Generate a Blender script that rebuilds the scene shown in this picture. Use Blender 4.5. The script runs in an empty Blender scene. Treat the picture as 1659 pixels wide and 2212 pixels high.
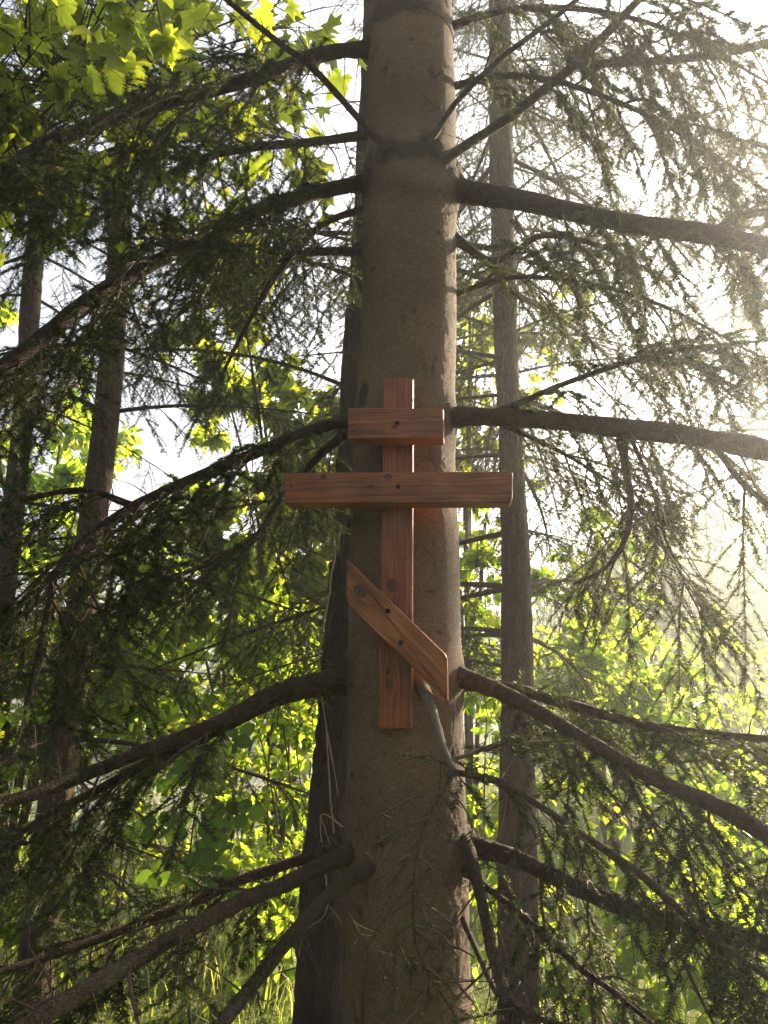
import bpy, math, random
import numpy as np
from mathutils import Vector, Matrix

# ------------------------------------------------------------------ camera, sky, sun, exposure
scene = bpy.context.scene
COL = scene.collection
PITCH = math.radians(14.0)
EYE = np.array([0.0, 0.0, 1.6])
cam_data = bpy.data.cameras.new('camera')
cam_data.sensor_fit = 'VERTICAL'
cam_data.sensor_height = 34.6
cam_data.sensor_width = 25.95
cam_data.lens = 26.0
cam_data.clip_start = 0.05
cam_data.clip_end = 1500.0
cam = bpy.data.objects.new('camera', cam_data)
COL.objects.link(cam)
cam.location = EYE
cam.rotation_euler = (math.radians(90) + PITCH, 0, 0)
scene.camera = cam

SUN_AZ = math.radians(45.0)      # to the right of straight ahead
SUN_EL = math.radians(23.0)
SUN_DIR = Vector((math.sin(SUN_AZ) * math.cos(SUN_EL), math.cos(SUN_AZ) * math.cos(SUN_EL), math.sin(SUN_EL)))

world = bpy.data.worlds.new('World')
scene.world = world
world.use_nodes = True
wn = world.node_tree.nodes
wn.clear()
sky_tex = wn.new('ShaderNodeTexSky')
sky_tex.sky_type = 'NISHITA'
sky_tex.sun_disc = False
sky_tex.sun_elevation = SUN_EL
sky_tex.sun_rotation = SUN_AZ
sky_tex.air_density = 1.0
sky_tex.dust_density = 9.0
sky_tex.ozone_density = 1.0
bg = wn.new('ShaderNodeBackground')
bg.inputs['Strength'].default_value = 0.068
wout = wn.new('ShaderNodeOutputWorld')
pale = wn.new('ShaderNodeHueSaturation')
pale.inputs['Saturation'].default_value = 0.4
world.node_tree.links.new(sky_tex.outputs[0], pale.inputs['Color'])
world.node_tree.links.new(pale.outputs[0], bg.inputs[0])
world.node_tree.links.new(bg.outputs[0], wout.inputs[0])

sun_data = bpy.data.lights.new('sun', 'SUN')
sun_data.energy = 5.0
sun_data.angle = math.radians(0.6)
sun_data.color = (1.0, 0.77, 0.50)
sun = bpy.data.objects.new('sun', sun_data)
COL.objects.link(sun)
sun.rotation_euler = SUN_DIR.to_track_quat('Z', 'Y').to_euler()
sun.location = (6, 6, 8)

scene.view_settings.view_transform = 'Standard'
scene.view_settings.look = 'None'
scene.view_settings.gamma = 1.0
scene.view_settings.use_curve_mapping = False
scene.view_settings.exposure = 2.7
scene.render.engine = 'CYCLES'
scene.cycles.use_denoising = True
scene.cycles.use_adaptive_sampling = True
scene.cycles.adaptive_threshold = 0.02
scene.cycles.adaptive_min_samples = 16
scene.cycles.max_bounces = 6
scene.cycles.diffuse_bounces = 3
scene.cycles.glossy_bounces = 2
scene.cycles.transmission_bounces = 3
scene.cycles.volume_bounces = 0
scene.cycles.sample_clamp_indirect = 6.0
scene.cycles.caustics_reflective = False
scene.cycles.caustics_refractive = False

rng = np.random.default_rng(11)
random.seed(5)
FPX = 26.0 / 34.6 * 2212.0
SP, CP = math.sin(PITCH), math.cos(PITCH)


def P(x, y, Y):
    """point at forward distance Y (metres) seen at photo position x, y (photo taken as 1659 x 2212)"""
    a = (x - 829.5) / FPX
    b = -(y - 1106.0) / FPX
    d = np.array([a, CP - b * SP, SP + b * CP])
    return EYE + d * (Y / d[1])


def depth_of(p):
    return (p[1] - EYE[1]) * CP + (p[2] - EYE[2]) * SP


# ------------------------------------------------------------------ helpers
def nrm(v):
    v = np.asarray(v, float)
    return v / np.maximum(np.linalg.norm(v, axis=-1, keepdims=True), 1e-9)


def hash3(ix, iy, iz, seed):
    h = (ix * 374761393 + iy * 668265263 + iz * 2147483647 + seed * 1274126177) & 0xFFFFFFFF
    h = ((h ^ (h >> 13)) * 1274126177) & 0xFFFFFFFF
    h = h ^ (h >> 16)
    return (h & 0xFFFFFF) / float(0xFFFFFF)


def vnoise(x, y, z, seed=0):
    ix, iy, iz = np.floor(x).astype(np.int64), np.floor(y).astype(np.int64), np.floor(z).astype(np.int64)
    fx, fy, fz = x - ix, y - iy, z - iz
    fx, fy, fz = fx * fx * (3 - 2 * fx), fy * fy * (3 - 2 * fy), fz * fz * (3 - 2 * fz)
    out = 0
    for dx in (0, 1):
        wx = fx if dx else 1 - fx
        for dy in (0, 1):
            wy = fy if dy else 1 - fy
            for dz in (0, 1):
                wz = fz if dz else 1 - fz
                out = out + wx * wy * wz * hash3(ix + dx, iy + dy, iz + dz, seed)
    return out


def mesh_data(name, V, quads=None, tris=None, mats=None, smooth=False):
    me = bpy.data.meshes.new(name)
    V = np.ascontiguousarray(V, dtype=np.float32).reshape(-1, 3)
    q = np.zeros((0, 4), np.int32) if quads is None else np.asarray(quads, np.int32).reshape(-1, 4)
    t = np.zeros((0, 3), np.int32) if tris is None else np.asarray(tris, np.int32).reshape(-1, 3)
    nq, nt = len(q), len(t)
    me.vertices.add(len(V))
    me.vertices.foreach_set('co', V.ravel())
    me.loops.add(nq * 4 + nt * 3)
    me.loops.foreach_set('vertex_index', np.concatenate([q.ravel(), t.ravel()]).astype(np.int32))
    me.polygons.add(nq + nt)
    starts = np.concatenate([np.arange(nq) * 4, nq * 4 + np.arange(nt) * 3]).astype(np.int32)
    me.polygons.foreach_set('loop_start', starts)
    me.polygons.foreach_set('use_smooth', np.full(nq + nt, smooth, bool))
    me.update(calc_edges=True)
    if mats is not None:
        me.materials.append(mats)
    return me


def link(name, data, parent=None, loc=(0, 0, 0)):
    o = bpy.data.objects.new(name, data)
    COL.objects.link(o)
    o.location = loc
    if parent is not None:
        o.parent = parent
    return o


def tag(o, label=None, cat=None, group=None, kind=None):
    if label:
        o['label'] = label
    if cat:
        o['category'] = cat
    if group:
        o['group'] = group
    if kind:
        o['kind'] = kind
    return o


def root(name, loc, label, cat, group=None):
    o = link(name, None, None, tuple(float(c) for c in loc))
    o.empty_display_size = 0.1
    return tag(o, label, cat, group)


def smooth_path(pts, n):
    """Catmull-Rom through rows of pts (any number of columns), n samples"""
    p = np.asarray(pts, float)
    p = np.vstack([2 * p[0] - p[1], p, 2 * p[-1] - p[-2]])
    m = len(p) - 3
    u = np.linspace(0, m, n)
    i = np.minimum(u.astype(int), m - 1)
    t = (u - i)[:, None]
    a, b, c, d = p[i], p[i + 1], p[i + 2], p[i + 3]
    return 0.5 * (2 * b + (c - a) * t + (2 * a - 5 * b + 4 * c - d) * t * t + (3 * b - a - 3 * c + d) * t ** 3)


def tubes(polys, r0, r1, sides=3, rpow=1.0):
    """polys N,K,3 ; r0, r1 N -> V, quads"""
    polys = np.asarray(polys, float)
    N, K, _ = polys.shape
    T = nrm(np.gradient(polys, axis=1))
    ref = np.where(np.abs(T[..., 2:3]) > 0.85, np.array([1.0, 0.13, 0.0]), np.array([0.05, 0.1, 1.0]))
    A = nrm(np.cross(T, ref))
    B = np.cross(T, A)
    ang = np.arange(sides) * 2 * np.pi / sides
    t = np.linspace(0, 1, K) ** rpow
    r = (np.asarray(r0, float).reshape(-1, 1) * (1 - t) + np.asarray(r1, float).reshape(-1, 1) * t)
    r = np.broadcast_to(r, (N, K))
    V = polys[:, :, None, :] + r[:, :, None, None] * (np.cos(ang)[None, None, :, None] * A[:, :, None, :] + np.sin(ang)[None, None, :, None] * B[:, :, None, :])
    n, k, s = np.meshgrid(np.arange(N), np.arange(K - 1), np.arange(sides), indexing='ij')
    b = n * K * sides
    s2 = (s + 1) % sides
    q = np.stack([b + k * sides + s, b + k * sides + s2, b + (k + 1) * sides + s2, b + (k + 1) * sides + s], -1).reshape(-1, 4)
    return V.reshape(-1, 3), q


def limb(path, rad, sides=12, bump=0.06, seed=1, knots=0.0):
    """one tapered, slightly uneven limb with a closed end"""
    path = np.asarray(path, float)
    rad = np.asarray(rad, float)
    K = len(path)
    T = nrm(np.gradient(path, axis=0))
    A = np.zeros_like(path)
    ref = np.array([0.11, 0.07, 1.0]) if abs(T[0, 2]) < 0.9 else np.array([1.0, 0.1, 0.05])
    for k in range(K):
        a = ref - T[k] * (ref @ T[k])
        ref = a / np.linalg.norm(a)
        A[k] = ref
    B = np.cross(T, A)
    ang = np.arange(sides) * 2 * np.pi / sides
    ca, sa = np.cos(ang)[None, :, None], np.sin(ang)[None, :, None]
    d = ca * A[:, None, :] + sa * B[:, None, :]
    base = path[:, None, :] + rad[:, None, None] * d
    f = 1.6 / max(rad.mean(), 0.002)
    nz = vnoise(base[..., 0] * f, base[..., 1] * f, base[..., 2] * f, seed) - 0.5
    nz2 = vnoise(base[..., 0] * 9, base[..., 1] * 9, base[..., 2] * 9, seed + 7) - 0.5
    r = rad[:, None] * (1 + 2 * bump * nz + 0.2 * nz2)
    V = path[:, None, :] + r[..., None] * d
    k, s = np.meshgrid(np.arange(K - 1), np.arange(sides), indexing='ij')
    s2 = (s + 1) % sides
    q = np.stack([k * sides + s, k * sides + s2, (k + 1) * sides + s2, (k + 1) * sides + s], -1).reshape(-1, 4)
    V = V.reshape(-1, 3)
    tip = path[-1] + T[-1] * rad[-1] * 0.6
    V = np.vstack([V, tip])
    e = (K - 1) * sides
    ss = np.arange(sides)
    t = np.stack([e + ss, e + (ss + 1) % sides, np.full(sides, len(V) - 1)], -1)
    return V, q, t


# ------------------------------------------------------------------ materials
def mat_new(name):
    m = bpy.data.materials.new(name)
    m.use_nodes = True
    nt = m.node_tree
    nt.nodes.clear()
    out = nt.nodes.new('ShaderNodeOutputMaterial')
    return m, nt, out


def N(nt, kind, **kw):
    n = nt.nodes.new(kind)
    for k, v in kw.items():
        if hasattr(n, k):
            setattr(n, k, v)
        else:
            n.inputs[k].default_value = v
    return n


def ramp(nt, stops, interp='LINEAR'):
    n = nt.nodes.new('ShaderNodeValToRGB')
    n.color_ramp.interpolation = interp
    el = n.color_ramp.elements
    while len(el) < len(stops):
        el.new(0.5)
    for e, (p, c) in zip(el, stops):
        e.position = p
        e.color = (*c, 1.0) if len(c) == 3 else c
    return n


def mix_rgb(nt, fac, a, b, blend='MIX'):
    n = nt.nodes.new('ShaderNodeMix')
    n.data_type = 'RGBA'
    n.blend_type = blend
    for sock, v in ((n.inputs[0], fac), (n.inputs[6], a), (n.inputs[7], b)):
        if isinstance(v, (int, float)):
            sock.default_value = v
        elif isinstance(v, tuple):
            sock.default_value = (*v, 1.0)
        else:
            nt.links.new(v, sock)
    return n.outputs[2]


def math_node(nt, op, a, b=0.0, c=None):
    n = nt.nodes.new('ShaderNodeMath')
    n.operation = op
    for i, v in enumerate((a, b) if c is None else (a, b, c)):
        if isinstance(v, (int, float)):
            n.inputs[i].default_value = v
        else:
            nt.links.new(v, n.inputs[i])
    return n.outputs[0]


def bark_material(name, dark, mid, light, scale=(14, 14, 5), bump=0.6, fine=90.0, rough=0.92, attr=None, dark2=(0.02, 0.016, 0.013), lichen=0.0, crk=0.55):
    m, nt, out = mat_new(name)
    L = nt.links
    tc = N(nt, 'ShaderNodeTexCoord')
    mp = N(nt, 'ShaderNodeMapping')
    mp.inputs['Scale'].default_value = scale
    L.new(tc.outputs['Object'], mp.inputs['Vector'])
    n1 = N(nt, 'ShaderNodeTexNoise')
    n1.inputs['Scale'].default_value = 1.0
    n1.inputs['Detail'].default_value = 6.0
    n1.inputs['Roughness'].default_value = 0.65
    L.new(mp.outputs[0], n1.inputs['Vector'])
    vo = N(nt, 'ShaderNodeTexVoronoi')
    vo.feature = 'DISTANCE_TO_EDGE'
    mp2 = N(nt, 'ShaderNodeMapping')
    mp2.inputs['Scale'].default_value = (fine, fine, fine * scale[2] / scale[0] * 1.4)
    wob = N(nt, 'ShaderNodeTexNoise')
    wob.inputs['Scale'].default_value = fine * 0.5
    L.new(tc.outputs['Object'], wob.inputs['Vector'])
    add = N(nt, 'ShaderNodeVectorMath')
    add.operation = 'MULTIPLY_ADD'
    add.inputs[1].default_value = (0.03, 0.03, 0.03)
    L.new(wob.outputs['Color'], add.inputs[0])
    L.new(tc.outputs['Object'], add.inputs[2])
    L.new(add.outputs[0], mp2.inputs['Vector'])
    L.new(mp2.outputs[0], vo.inputs['Vector'])
    vo.inputs['Scale'].default_value = 1.0
    crack = ramp(nt, [(0.0, (0, 0, 0)), (0.12, (1, 1, 1))])
    L.new(vo.outputs['Distance'], crack.inputs[0])
    cr = ramp(nt, [(0.25, dark), (0.5, mid), (0.75, light)])
    L.new(n1.outputs['Fac'], cr.inputs[0])
    big = N(nt, 'ShaderNodeTexNoise')
    big.inputs['Scale'].default_value = 3.2
    big.inputs['Detail'].default_value = 4.0
    L.new(tc.outputs['Object'], big.inputs['Vector'])
    bigr = ramp(nt, [(0.3, (0.62, 0.62, 0.62)), (0.7, (1.15, 1.12, 1.08))])
    L.new(big.outputs['Fac'], bigr.inputs[0])
    col = mix_rgb(nt, 1.0, cr.outputs[0], bigr.outputs[0], 'MULTIPLY')
    ck = math_node(nt, 'MULTIPLY', math_node(nt, 'SUBTRACT', 1.0, crack.outputs[0]), crk)
    col = mix_rgb(nt, ck, col, dark2)
    if lichen > 0:
        ln = N(nt, 'ShaderNodeTexNoise')
        ln.inputs['Scale'].default_value = 7.0
        ln.inputs['Detail'].default_value = 8.0
        ln.inputs['Roughness'].default_value = 0.7
        L.new(tc.outputs['Object'], ln.inputs['Vector'])
        lr = ramp(nt, [(0.58, (0, 0, 0)), (0.66, (lichen, lichen, lichen))])
        L.new(ln.outputs['Fac'], lr.inputs[0])
        col = mix_rgb(nt, lr.outputs[0], col, (0.16, 0.19, 0.14))
    if attr:
        at = N(nt, 'ShaderNodeAttribute')
        at.attribute_name = attr
        col = mix_rgb(nt, at.outputs['Fac'], col, dark2)
    bs = N(nt, 'ShaderNodeBsdfPrincipled')
    bs.inputs['Roughness'].default_value = rough
    bs.inputs['Specular IOR Level'].default_value = 0.2
    if 'Diffuse Roughness' in bs.inputs:
        bs.inputs['Diffuse Roughness'].default_value = 1.0
    L.new(col, bs.inputs['Base Color'])
    h = math_node(nt, 'ADD', math_node(nt, 'MULTIPLY', crack.outputs[0], crk), n1.outputs['Fac'])
    bp = N(nt, 'ShaderNodeBump')
    bp.inputs['Strength'].default_value = bump
    bp.inputs['Distance'].default_value = 0.006
    L.new(h, bp.inputs['Height'])
    L.new(bp.outputs[0], bs.inputs['Normal'])
    L.new(bs.outputs[0], out.inputs['Surface'])
    return m


def leaf_material(name, cols, trans, tfac=0.5, rough=0.5, island=True, veins=False, spec=0.25):
    """cols: list of reflect colours; trans: list of colours light takes on passing through"""
    m, nt, out = mat_new(name)
    L = nt.links
    if island:
        rnd = N(nt, 'ShaderNodeNewGeometry').outputs['Random Per Island']
    else:
        rnd = N(nt, 'ShaderNodeObjectInfo').outputs['Random']
    n = len(cols)
    c1 = ramp(nt, [(i / max(n - 1, 1), c) for i, c in enumerate(cols)])
    n2 = len(trans)
    c2 = ramp(nt, [(i / max(n2 - 1, 1), c) for i, c in enumerate(trans)])
    L.new(rnd, c1.inputs[0])
    L.new(rnd, c2.inputs[0])
    tc = N(nt, 'ShaderNodeTexCoord')
    nz = N(nt, 'ShaderNodeTexNoise')
    nz.inputs['Scale'].default_value = 22.0
    nz.inputs['Detail'].default_value = 3.0
    L.new(tc.outputs['Object'], nz.inputs['Vector'])
    nr = ramp(nt, [(0.3, (0.75, 0.75, 0.75)), (0.7, (1.15, 1.15, 1.15))])
    L.new(nz.outputs['Fac'], nr.inputs[0])
    a = mix_rgb(nt, 1.0, c1.outputs[0], nr.outputs[0], 'MULTIPLY')
    b = mix_rgb(nt, 1.0, c2.outputs[0], nr.outputs[0], 'MULTIPLY')
    if veins:
        at = N(nt, 'ShaderNodeAttribute')
        at.attribute_name = 'vein'
        b = mix_rgb(nt, math_node(nt, 'MULTIPLY', at.outputs['Fac'], 0.65), b, (0.12, 0.16, 0.02))
    pb = N(nt, 'ShaderNodeBsdfPrincipled')
    pb.inputs['Roughness'].default_value = rough
    pb.inputs['Specular IOR Level'].default_value = spec
    tb = N(nt, 'ShaderNodeBsdfTranslucent')
    L.new(a, pb.inputs['Base Color'])
    L.new(b, tb.inputs['Color'])
    mx = N(nt, 'ShaderNodeMixShader')
    mx.inputs[0].default_value = tfac
    L.new(pb.outputs[0], mx.inputs[1])
    L.new(tb.outputs[0], mx.inputs[2])
    L.new(mx.outputs[0], out.inputs['Surface'])
    return m


M = {}
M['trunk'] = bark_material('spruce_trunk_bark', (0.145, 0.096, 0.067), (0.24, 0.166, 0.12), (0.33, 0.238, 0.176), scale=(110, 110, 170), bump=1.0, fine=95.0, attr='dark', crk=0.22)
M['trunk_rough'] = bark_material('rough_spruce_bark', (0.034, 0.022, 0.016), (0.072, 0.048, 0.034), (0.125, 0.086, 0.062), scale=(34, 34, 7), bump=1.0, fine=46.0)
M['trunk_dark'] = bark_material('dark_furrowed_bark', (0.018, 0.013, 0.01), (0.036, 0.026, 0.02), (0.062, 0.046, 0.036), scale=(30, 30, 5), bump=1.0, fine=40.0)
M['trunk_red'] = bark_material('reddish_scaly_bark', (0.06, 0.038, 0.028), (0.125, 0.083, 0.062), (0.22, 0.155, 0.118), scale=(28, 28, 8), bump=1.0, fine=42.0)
M['branch'] = bark_material('spruce_branch_bark', (0.045, 0.033, 0.025), (0.075, 0.056, 0.042), (0.11, 0.085, 0.065), scale=(60, 60, 60), bump=1.0, fine=130.0, lichen=0.25, crk=0.5)
M['branch_tan'] = bark_material('tan_branch_bark', (0.07, 0.051, 0.034), (0.108, 0.08, 0.054), (0.15, 0.115, 0.078), scale=(50, 50, 50), bump=1.0, fine=120.0, lichen=0.25, crk=0.5)
M['branch_grey'] = bark_material('grey_branch_bark', (0.11, 0.092, 0.075), (0.165, 0.14, 0.115), (0.23, 0.20, 0.165), scale=(60, 60, 60), bump=0.35, fine=150.0, lichen=0.3, crk=0.3)
M['twig'] = bark_material('twig_bark', (0.085, 0.062, 0.045), (0.135, 0.10, 0.074), (0.19, 0.15, 0.11), scale=(90, 90, 90), bump=0.1, fine=200.0)
M['vine'] = bark_material('pale_vine_bark', (0.20, 0.15, 0.10), (0.30, 0.23, 0.165), (0.40, 0.32, 0.24), scale=(80, 80, 80), bump=0.2, fine=200.0)
M['needle'] = leaf_material('spruce_needle', [(0.018, 0.036, 0.012), (0.026, 0.048, 0.014), (0.036, 0.056, 0.017), (0.06, 0.05, 0.024)], [(0.045, 0.075, 0.010), (0.06, 0.09, 0.012), (0.08, 0.08, 0.02)], tfac=0.28, rough=0.5, spec=0.16)
M['needle_far'] = leaf_material('far_spruce_needle', [(0.020, 0.040, 0.015), (0.030, 0.052, 0.018), (0.042, 0.06, 0.02)], [(0.055, 0.085, 0.013), (0.075, 0.10, 0.016)], tfac=0.3, rough=0.5, spec=0.15)
M['maple'] = leaf_material('maple_leaf', [(0.07, 0.11, 0.02), (0.09, 0.13, 0.025), (0.11, 0.14, 0.02)], [(0.54, 0.66, 0.035), (0.64, 0.71, 0.04), (0.46, 0.62, 0.035)], tfac=0.7, rough=0.5, island=False, veins=True)
M['maple_mass'] = leaf_material('maple_leaf_mass', [(0.07, 0.11, 0.02), (0.09, 0.13, 0.025), (0.11, 0.13, 0.02)], [(0.42, 0.53, 0.04), (0.52, 0.60, 0.04), (0.36, 0.50, 0.035)], tfac=0.6, veins=True)
M['leaf_round'] = leaf_material('round_leaf', [(0.06, 0.11, 0.02), (0.08, 0.13, 0.025), (0.10, 0.13, 0.02)], [(0.40, 0.61, 0.035), (0.50, 0.66, 0.04), (0.33, 0.55, 0.035)], tfac=0.62, island=False)
M['leaf_mass'] = leaf_material('leaf_mass', [(0.06, 0.10, 0.02), (0.08, 0.125, 0.025), (0.11, 0.13, 0.02)], [(0.38, 0.60, 0.035), (0.48, 0.65, 0.04), (0.56, 0.62, 0.05)], tfac=0.62)
M['leaf_locust'] = leaf_material('locust_leaflet', [(0.045, 0.085, 0.022), (0.055, 0.10, 0.025)], [(0.14, 0.26, 0.02), (0.20, 0.34, 0.025)], tfac=0.5, island=False)
M['leaf_far'] = leaf_material('far_leaf', [(0.045, 0.075, 0.03), (0.06, 0.095, 0.035), (0.08, 0.11, 0.04)], [(0.20, 0.32, 0.06), (0.28, 0.40, 0.07)], tfac=0.45)
M['leaf_willow'] = leaf_material('willow_leaf', [(0.07, 0.10, 0.05), (0.09, 0.12, 0.06)], [(0.30, 0.38, 0.12), (0.38, 0.46, 0.14)], tfac=0.5)
M['grass'] = leaf_material('grass_blade', [(0.06, 0.10, 0.02), (0.09, 0.13, 0.03), (0.15, 0.14, 0.05)], [(0.30, 0.42, 0.05), (0.40, 0.50, 0.06), (0.46, 0.42, 0.14)], tfac=0.5)
M['reed'] = leaf_material('reed_blade', [(0.07, 0.12, 0.03), (0.10, 0.15, 0.04), (0.14, 0.15, 0.06)], [(0.32, 0.46, 0.08), (0.42, 0.54, 0.10)], tfac=0.5)


def ground_material():
    m, nt, out = mat_new('ground_soil_and_grass')
    L = nt.links
    tc = N(nt, 'ShaderNodeTexCoord')
    n1 = N(nt, 'ShaderNodeTexNoise')
    n1.inputs['Scale'].default_value = 1.3
    n1.inputs['Detail'].default_value = 8.0
    n1.inputs['Roughness'].default_value = 0.7
    L.new(tc.outputs['Object'], n1.inputs['Vector'])
    n2 = N(nt, 'ShaderNodeTexNoise')
    n2.inputs['Scale'].default_value = 40.0
    n2.inputs['Detail'].default_value = 4.0
    L.new(tc.outputs['Object'], n2.inputs['Vector'])
    c = ramp(nt, [(0.3, (0.06, 0.045, 0.03)), (0.45, (0.06, 0.085, 0.02)), (0.62, (0.10, 0.14, 0.03)), (0.8, (0.15, 0.17, 0.05))])
    L.new(n1.outputs['Fac'], c.inputs[0])
    f = ramp(nt, [(0.3, (0.55, 0.55, 0.55)), (0.7, (1.2, 1.2, 1.2))])
    L.new(n2.outputs['Fac'], f.inputs[0])
    col = mix_rgb(nt, 1.0, c.outputs[0], f.outputs[0], 'MULTIPLY')
    b = N(nt, 'ShaderNodeBsdfPrincipled')
    b.inputs['Roughness'].default_value = 0.95
    b.inputs['Specular IOR Level'].default_value = 0.1
    L.new(col, b.inputs['Base Color'])
    bp = N(nt, 'ShaderNodeBump')
    bp.inputs['Strength'].default_value = 0.8
    bp.inputs['Distance'].default_value = 0.05
    L.new(n2.outputs['Fac'], bp.inputs['Height'])
    L.new(bp.outputs[0], b.inputs['Normal'])
    L.new(b.outputs[0], out.inputs['Surface'])
    return m


def water_material():
    m, nt, out = mat_new('pond_water')
    L = nt.links
    tc = N(nt, 'ShaderNodeTexCoord')
    n1 = N(nt, 'ShaderNodeTexNoise')
    n1.inputs['Scale'].default_value = 3.0
    n1.inputs['Detail'].default_value = 5.0
    L.new(tc.outputs['Object'], n1.inputs['Vector'])
    duck = N(nt, 'ShaderNodeTexNoise')
    duck.inputs['Scale'].default_value = 0.9
    duck.inputs['Detail'].default_value = 8.0
    duck.inputs['Roughness'].default_value = 0.7
    L.new(tc.outputs['Object'], duck.inputs['Vector'])
    r = ramp(nt, [(0.5, (0, 0, 0)), (0.58, (1, 1, 1))])
    L.new(duck.outputs['Fac'], r.inputs[0])
    w = N(nt, 'ShaderNodeBsdfPrincipled')
    w.inputs['Base Color'].default_value = (0.03, 0.035, 0.02, 1)
    w.inputs['Roughness'].default_value = 0.12
    d = N(nt, 'ShaderNodeBsdfPrincipled')
    d.inputs['Base Color'].default_value = (0.22, 0.22, 0.10, 1)
    d.inputs['Roughness'].default_value = 0.5
    bp = N(nt, 'ShaderNodeBump')
    bp.inputs['Strength'].default_value = 0.25
    bp.inputs['Distance'].default_value = 0.05
    L.new(n1.outputs['Fac'], bp.inputs['Height'])
    L.new(bp.outputs[0], w.inputs['Normal'])
    mx = N(nt, 'ShaderNodeMixShader')
    L.new(r.outputs[0], mx.inputs[0])
    L.new(w.outputs[0], mx.inputs[1])
    L.new(d.outputs[0], mx.inputs[2])
    L.new(mx.outputs[0], out.inputs['Surface'])
    return m


M['ground'] = ground_material()
M['water'] = water_material()


# ------------------------------------------------------------------ ground and pond
def pond_mask(x, y):
    ex = (x + 7.5) / 9.0
    ey = (y - 24.0) / 9.5
    r = np.sqrt(ex * ex + ey * ey) + 0.12 * (vnoise(x * 0.5, y * 0.5, x * 0, 3) - 0.5)
    return np.clip((1.12 - r) / 0.24, 0, 1)


def ground_z(x, y):
    x = np.asarray(x, float)
    y = np.asarray(y, float)
    z = -0.75 * np.clip((y - 3.0) / 11.0, 0, 1) ** 1.2
    z = z + 0.10 * (vnoise(x * 0.7, y * 0.7, x * 0, 1) - 0.5) + 0.03 * (vnoise(x * 3, y * 3, x * 0, 2) - 0.5)
    m = pond_mask(x, y)
    return z - 0.9 * m * m * (3 - 2 * m)


def axis_steps(lo, hi, fine_lo, fine_hi, step, coarse):
    a = np.arange(fine_lo, fine_hi + 1e-6, step)
    left = [fine_lo]
    s = step
    while left[-1] > lo:
        s = min(s * 1.35, coarse)
        left.append(left[-1] - s)
    right = [fine_hi]
    s = step
    while right[-1] < hi:
        s = min(s * 1.35, coarse)
        right.append(right[-1] + s)
    return np.concatenate([np.array(left[1:])[::-1], a, np.array(right[1:])])


gx = axis_steps(-150, 150, -14, 12, 0.35, 20)
gy = axis_steps(-60, 220, 0, 38, 0.4, 20)
GX, GY = np.meshgrid(gx, gy)
GV = np.stack([GX, GY, ground_z(GX, GY)], -1).reshape(-1, 3)
nx_, ny_ = len(gx), len(gy)
ii, jj = np.meshgrid(np.arange(nx_ - 1), np.arange(ny_ - 1))
GQ = np.stack([jj * nx_ + ii, jj * nx_ + ii + 1, (jj + 1) * nx_ + ii + 1, (jj + 1) * nx_ + ii], -1).reshape(-1, 4)
tag(link('ground', mesh_data('ground', GV, GQ, mats=M['ground'], smooth=True)), kind='structure')

th = np.linspace(0, 2 * np.pi, 96, endpoint=False)
ring = np.stack([-7.5 + 11.5 * np.cos(th), 24 + 12.0 * np.sin(th), np.full(96, -1.12)], -1)
WV = np.vstack([ring, [[-7.5, 24, -1.12]]])
WT = np.stack([np.arange(96), (np.arange(96) + 1) % 96, np.full(96, 96)], -1)
tag(link('pond_water', mesh_data('pond_water', WV, None, WT, mats=M['water'])), kind='structure')


# ------------------------------------------------------------------ needles and sprays
def needles_on(polys, dens, nl, nw, t0=0.0, spread=0.85, up=0.35):
    """needles round every poly (N,K,3) as thin kite quads"""
    polys = np.asarray(polys, float)
    if len(polys) == 0:
        return np.zeros((0, 3)), np.zeros((0, 3), int)
    Np, K, _ = polys.shape
    seg = np.diff(polys, axis=1)
    ln = np.linalg.norm(seg, axis=2).sum(1)
    cnt = np.maximum((ln * dens * (1 - t0)).astype(int), 1)
    idx = np.repeat(np.arange(Np), cnt)
    n = len(idx)
    t = t0 + (1 - t0) * rng.random(n)
    u = np.minimum(t * (K - 1), K - 1.001)
    k = u.astype(int)
    f = (u - k)[:, None]
    p = polys[idx, k] * (1 - f) + polys[idx, k + 1] * f
    T = nrm(polys[idx, k + 1] - polys[idx, k])
    S = nrm(np.cross(T, np.array([0.0, 0.0, 1.0])) + 1e-4)
    sg = np.where(rng.random(n) < 0.5, 1.0, -1.0)[:, None]
    ref = nrm(S * sg * 1.25 + rng.normal(size=(n, 3)) * 0.55 + np.array([0, 0, up]))
    R = nrm(ref - T * (ref * T).sum(1, keepdims=True))
    a = spread * (0.75 + 0.5 * rng.random(n))[:, None]
    d = nrm(T * np.cos(a) + R * np.sin(a))
    d = nrm(d + np.array([0, 0, 0.08]) * rng.random(n)[:, None])
    w = nrm(np.cross(d, nrm(rng.normal(size=(n, 3)))))
    L = nl * (0.7 + 0.5 * rng.random(n))[:, None] * np.where(t > 0.9, 0.8, 1.0)[:, None]
    q0 = p + d * L * 0.08
    V = np.stack([q0 + w * nw * 0.5, p + d * L, q0 - w * nw * 0.5], 1).reshape(-1, 3)
    q = np.arange(n * 3).reshape(n, 3)
    return V, q


def curve_polys(p0, d, L, sag, K, wob=0.05, up_tip=0.0):
    """start points, directions, lengths -> sagging polylines"""
    n = len(p0)
    t = np.linspace(0, 1, K)[None, :, None]
    L = np.asarray(L).reshape(-1, 1, 1)
    sag = np.asarray(sag).reshape(-1, 1, 1)
    z = np.array([0, 0, 1.0])
    w = rng.normal(size=(n, 1, 3)) * wob
    w2 = rng.normal(size=(n, 1, 3)) * wob * 0.6
    return p0[:, None, :] + L * (t * d[:, None, :] - sag * t * t * z + w * t * t + w2 * np.sin(t * 6.0) * 0.4 + up_tip * z * t ** 3)


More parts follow.
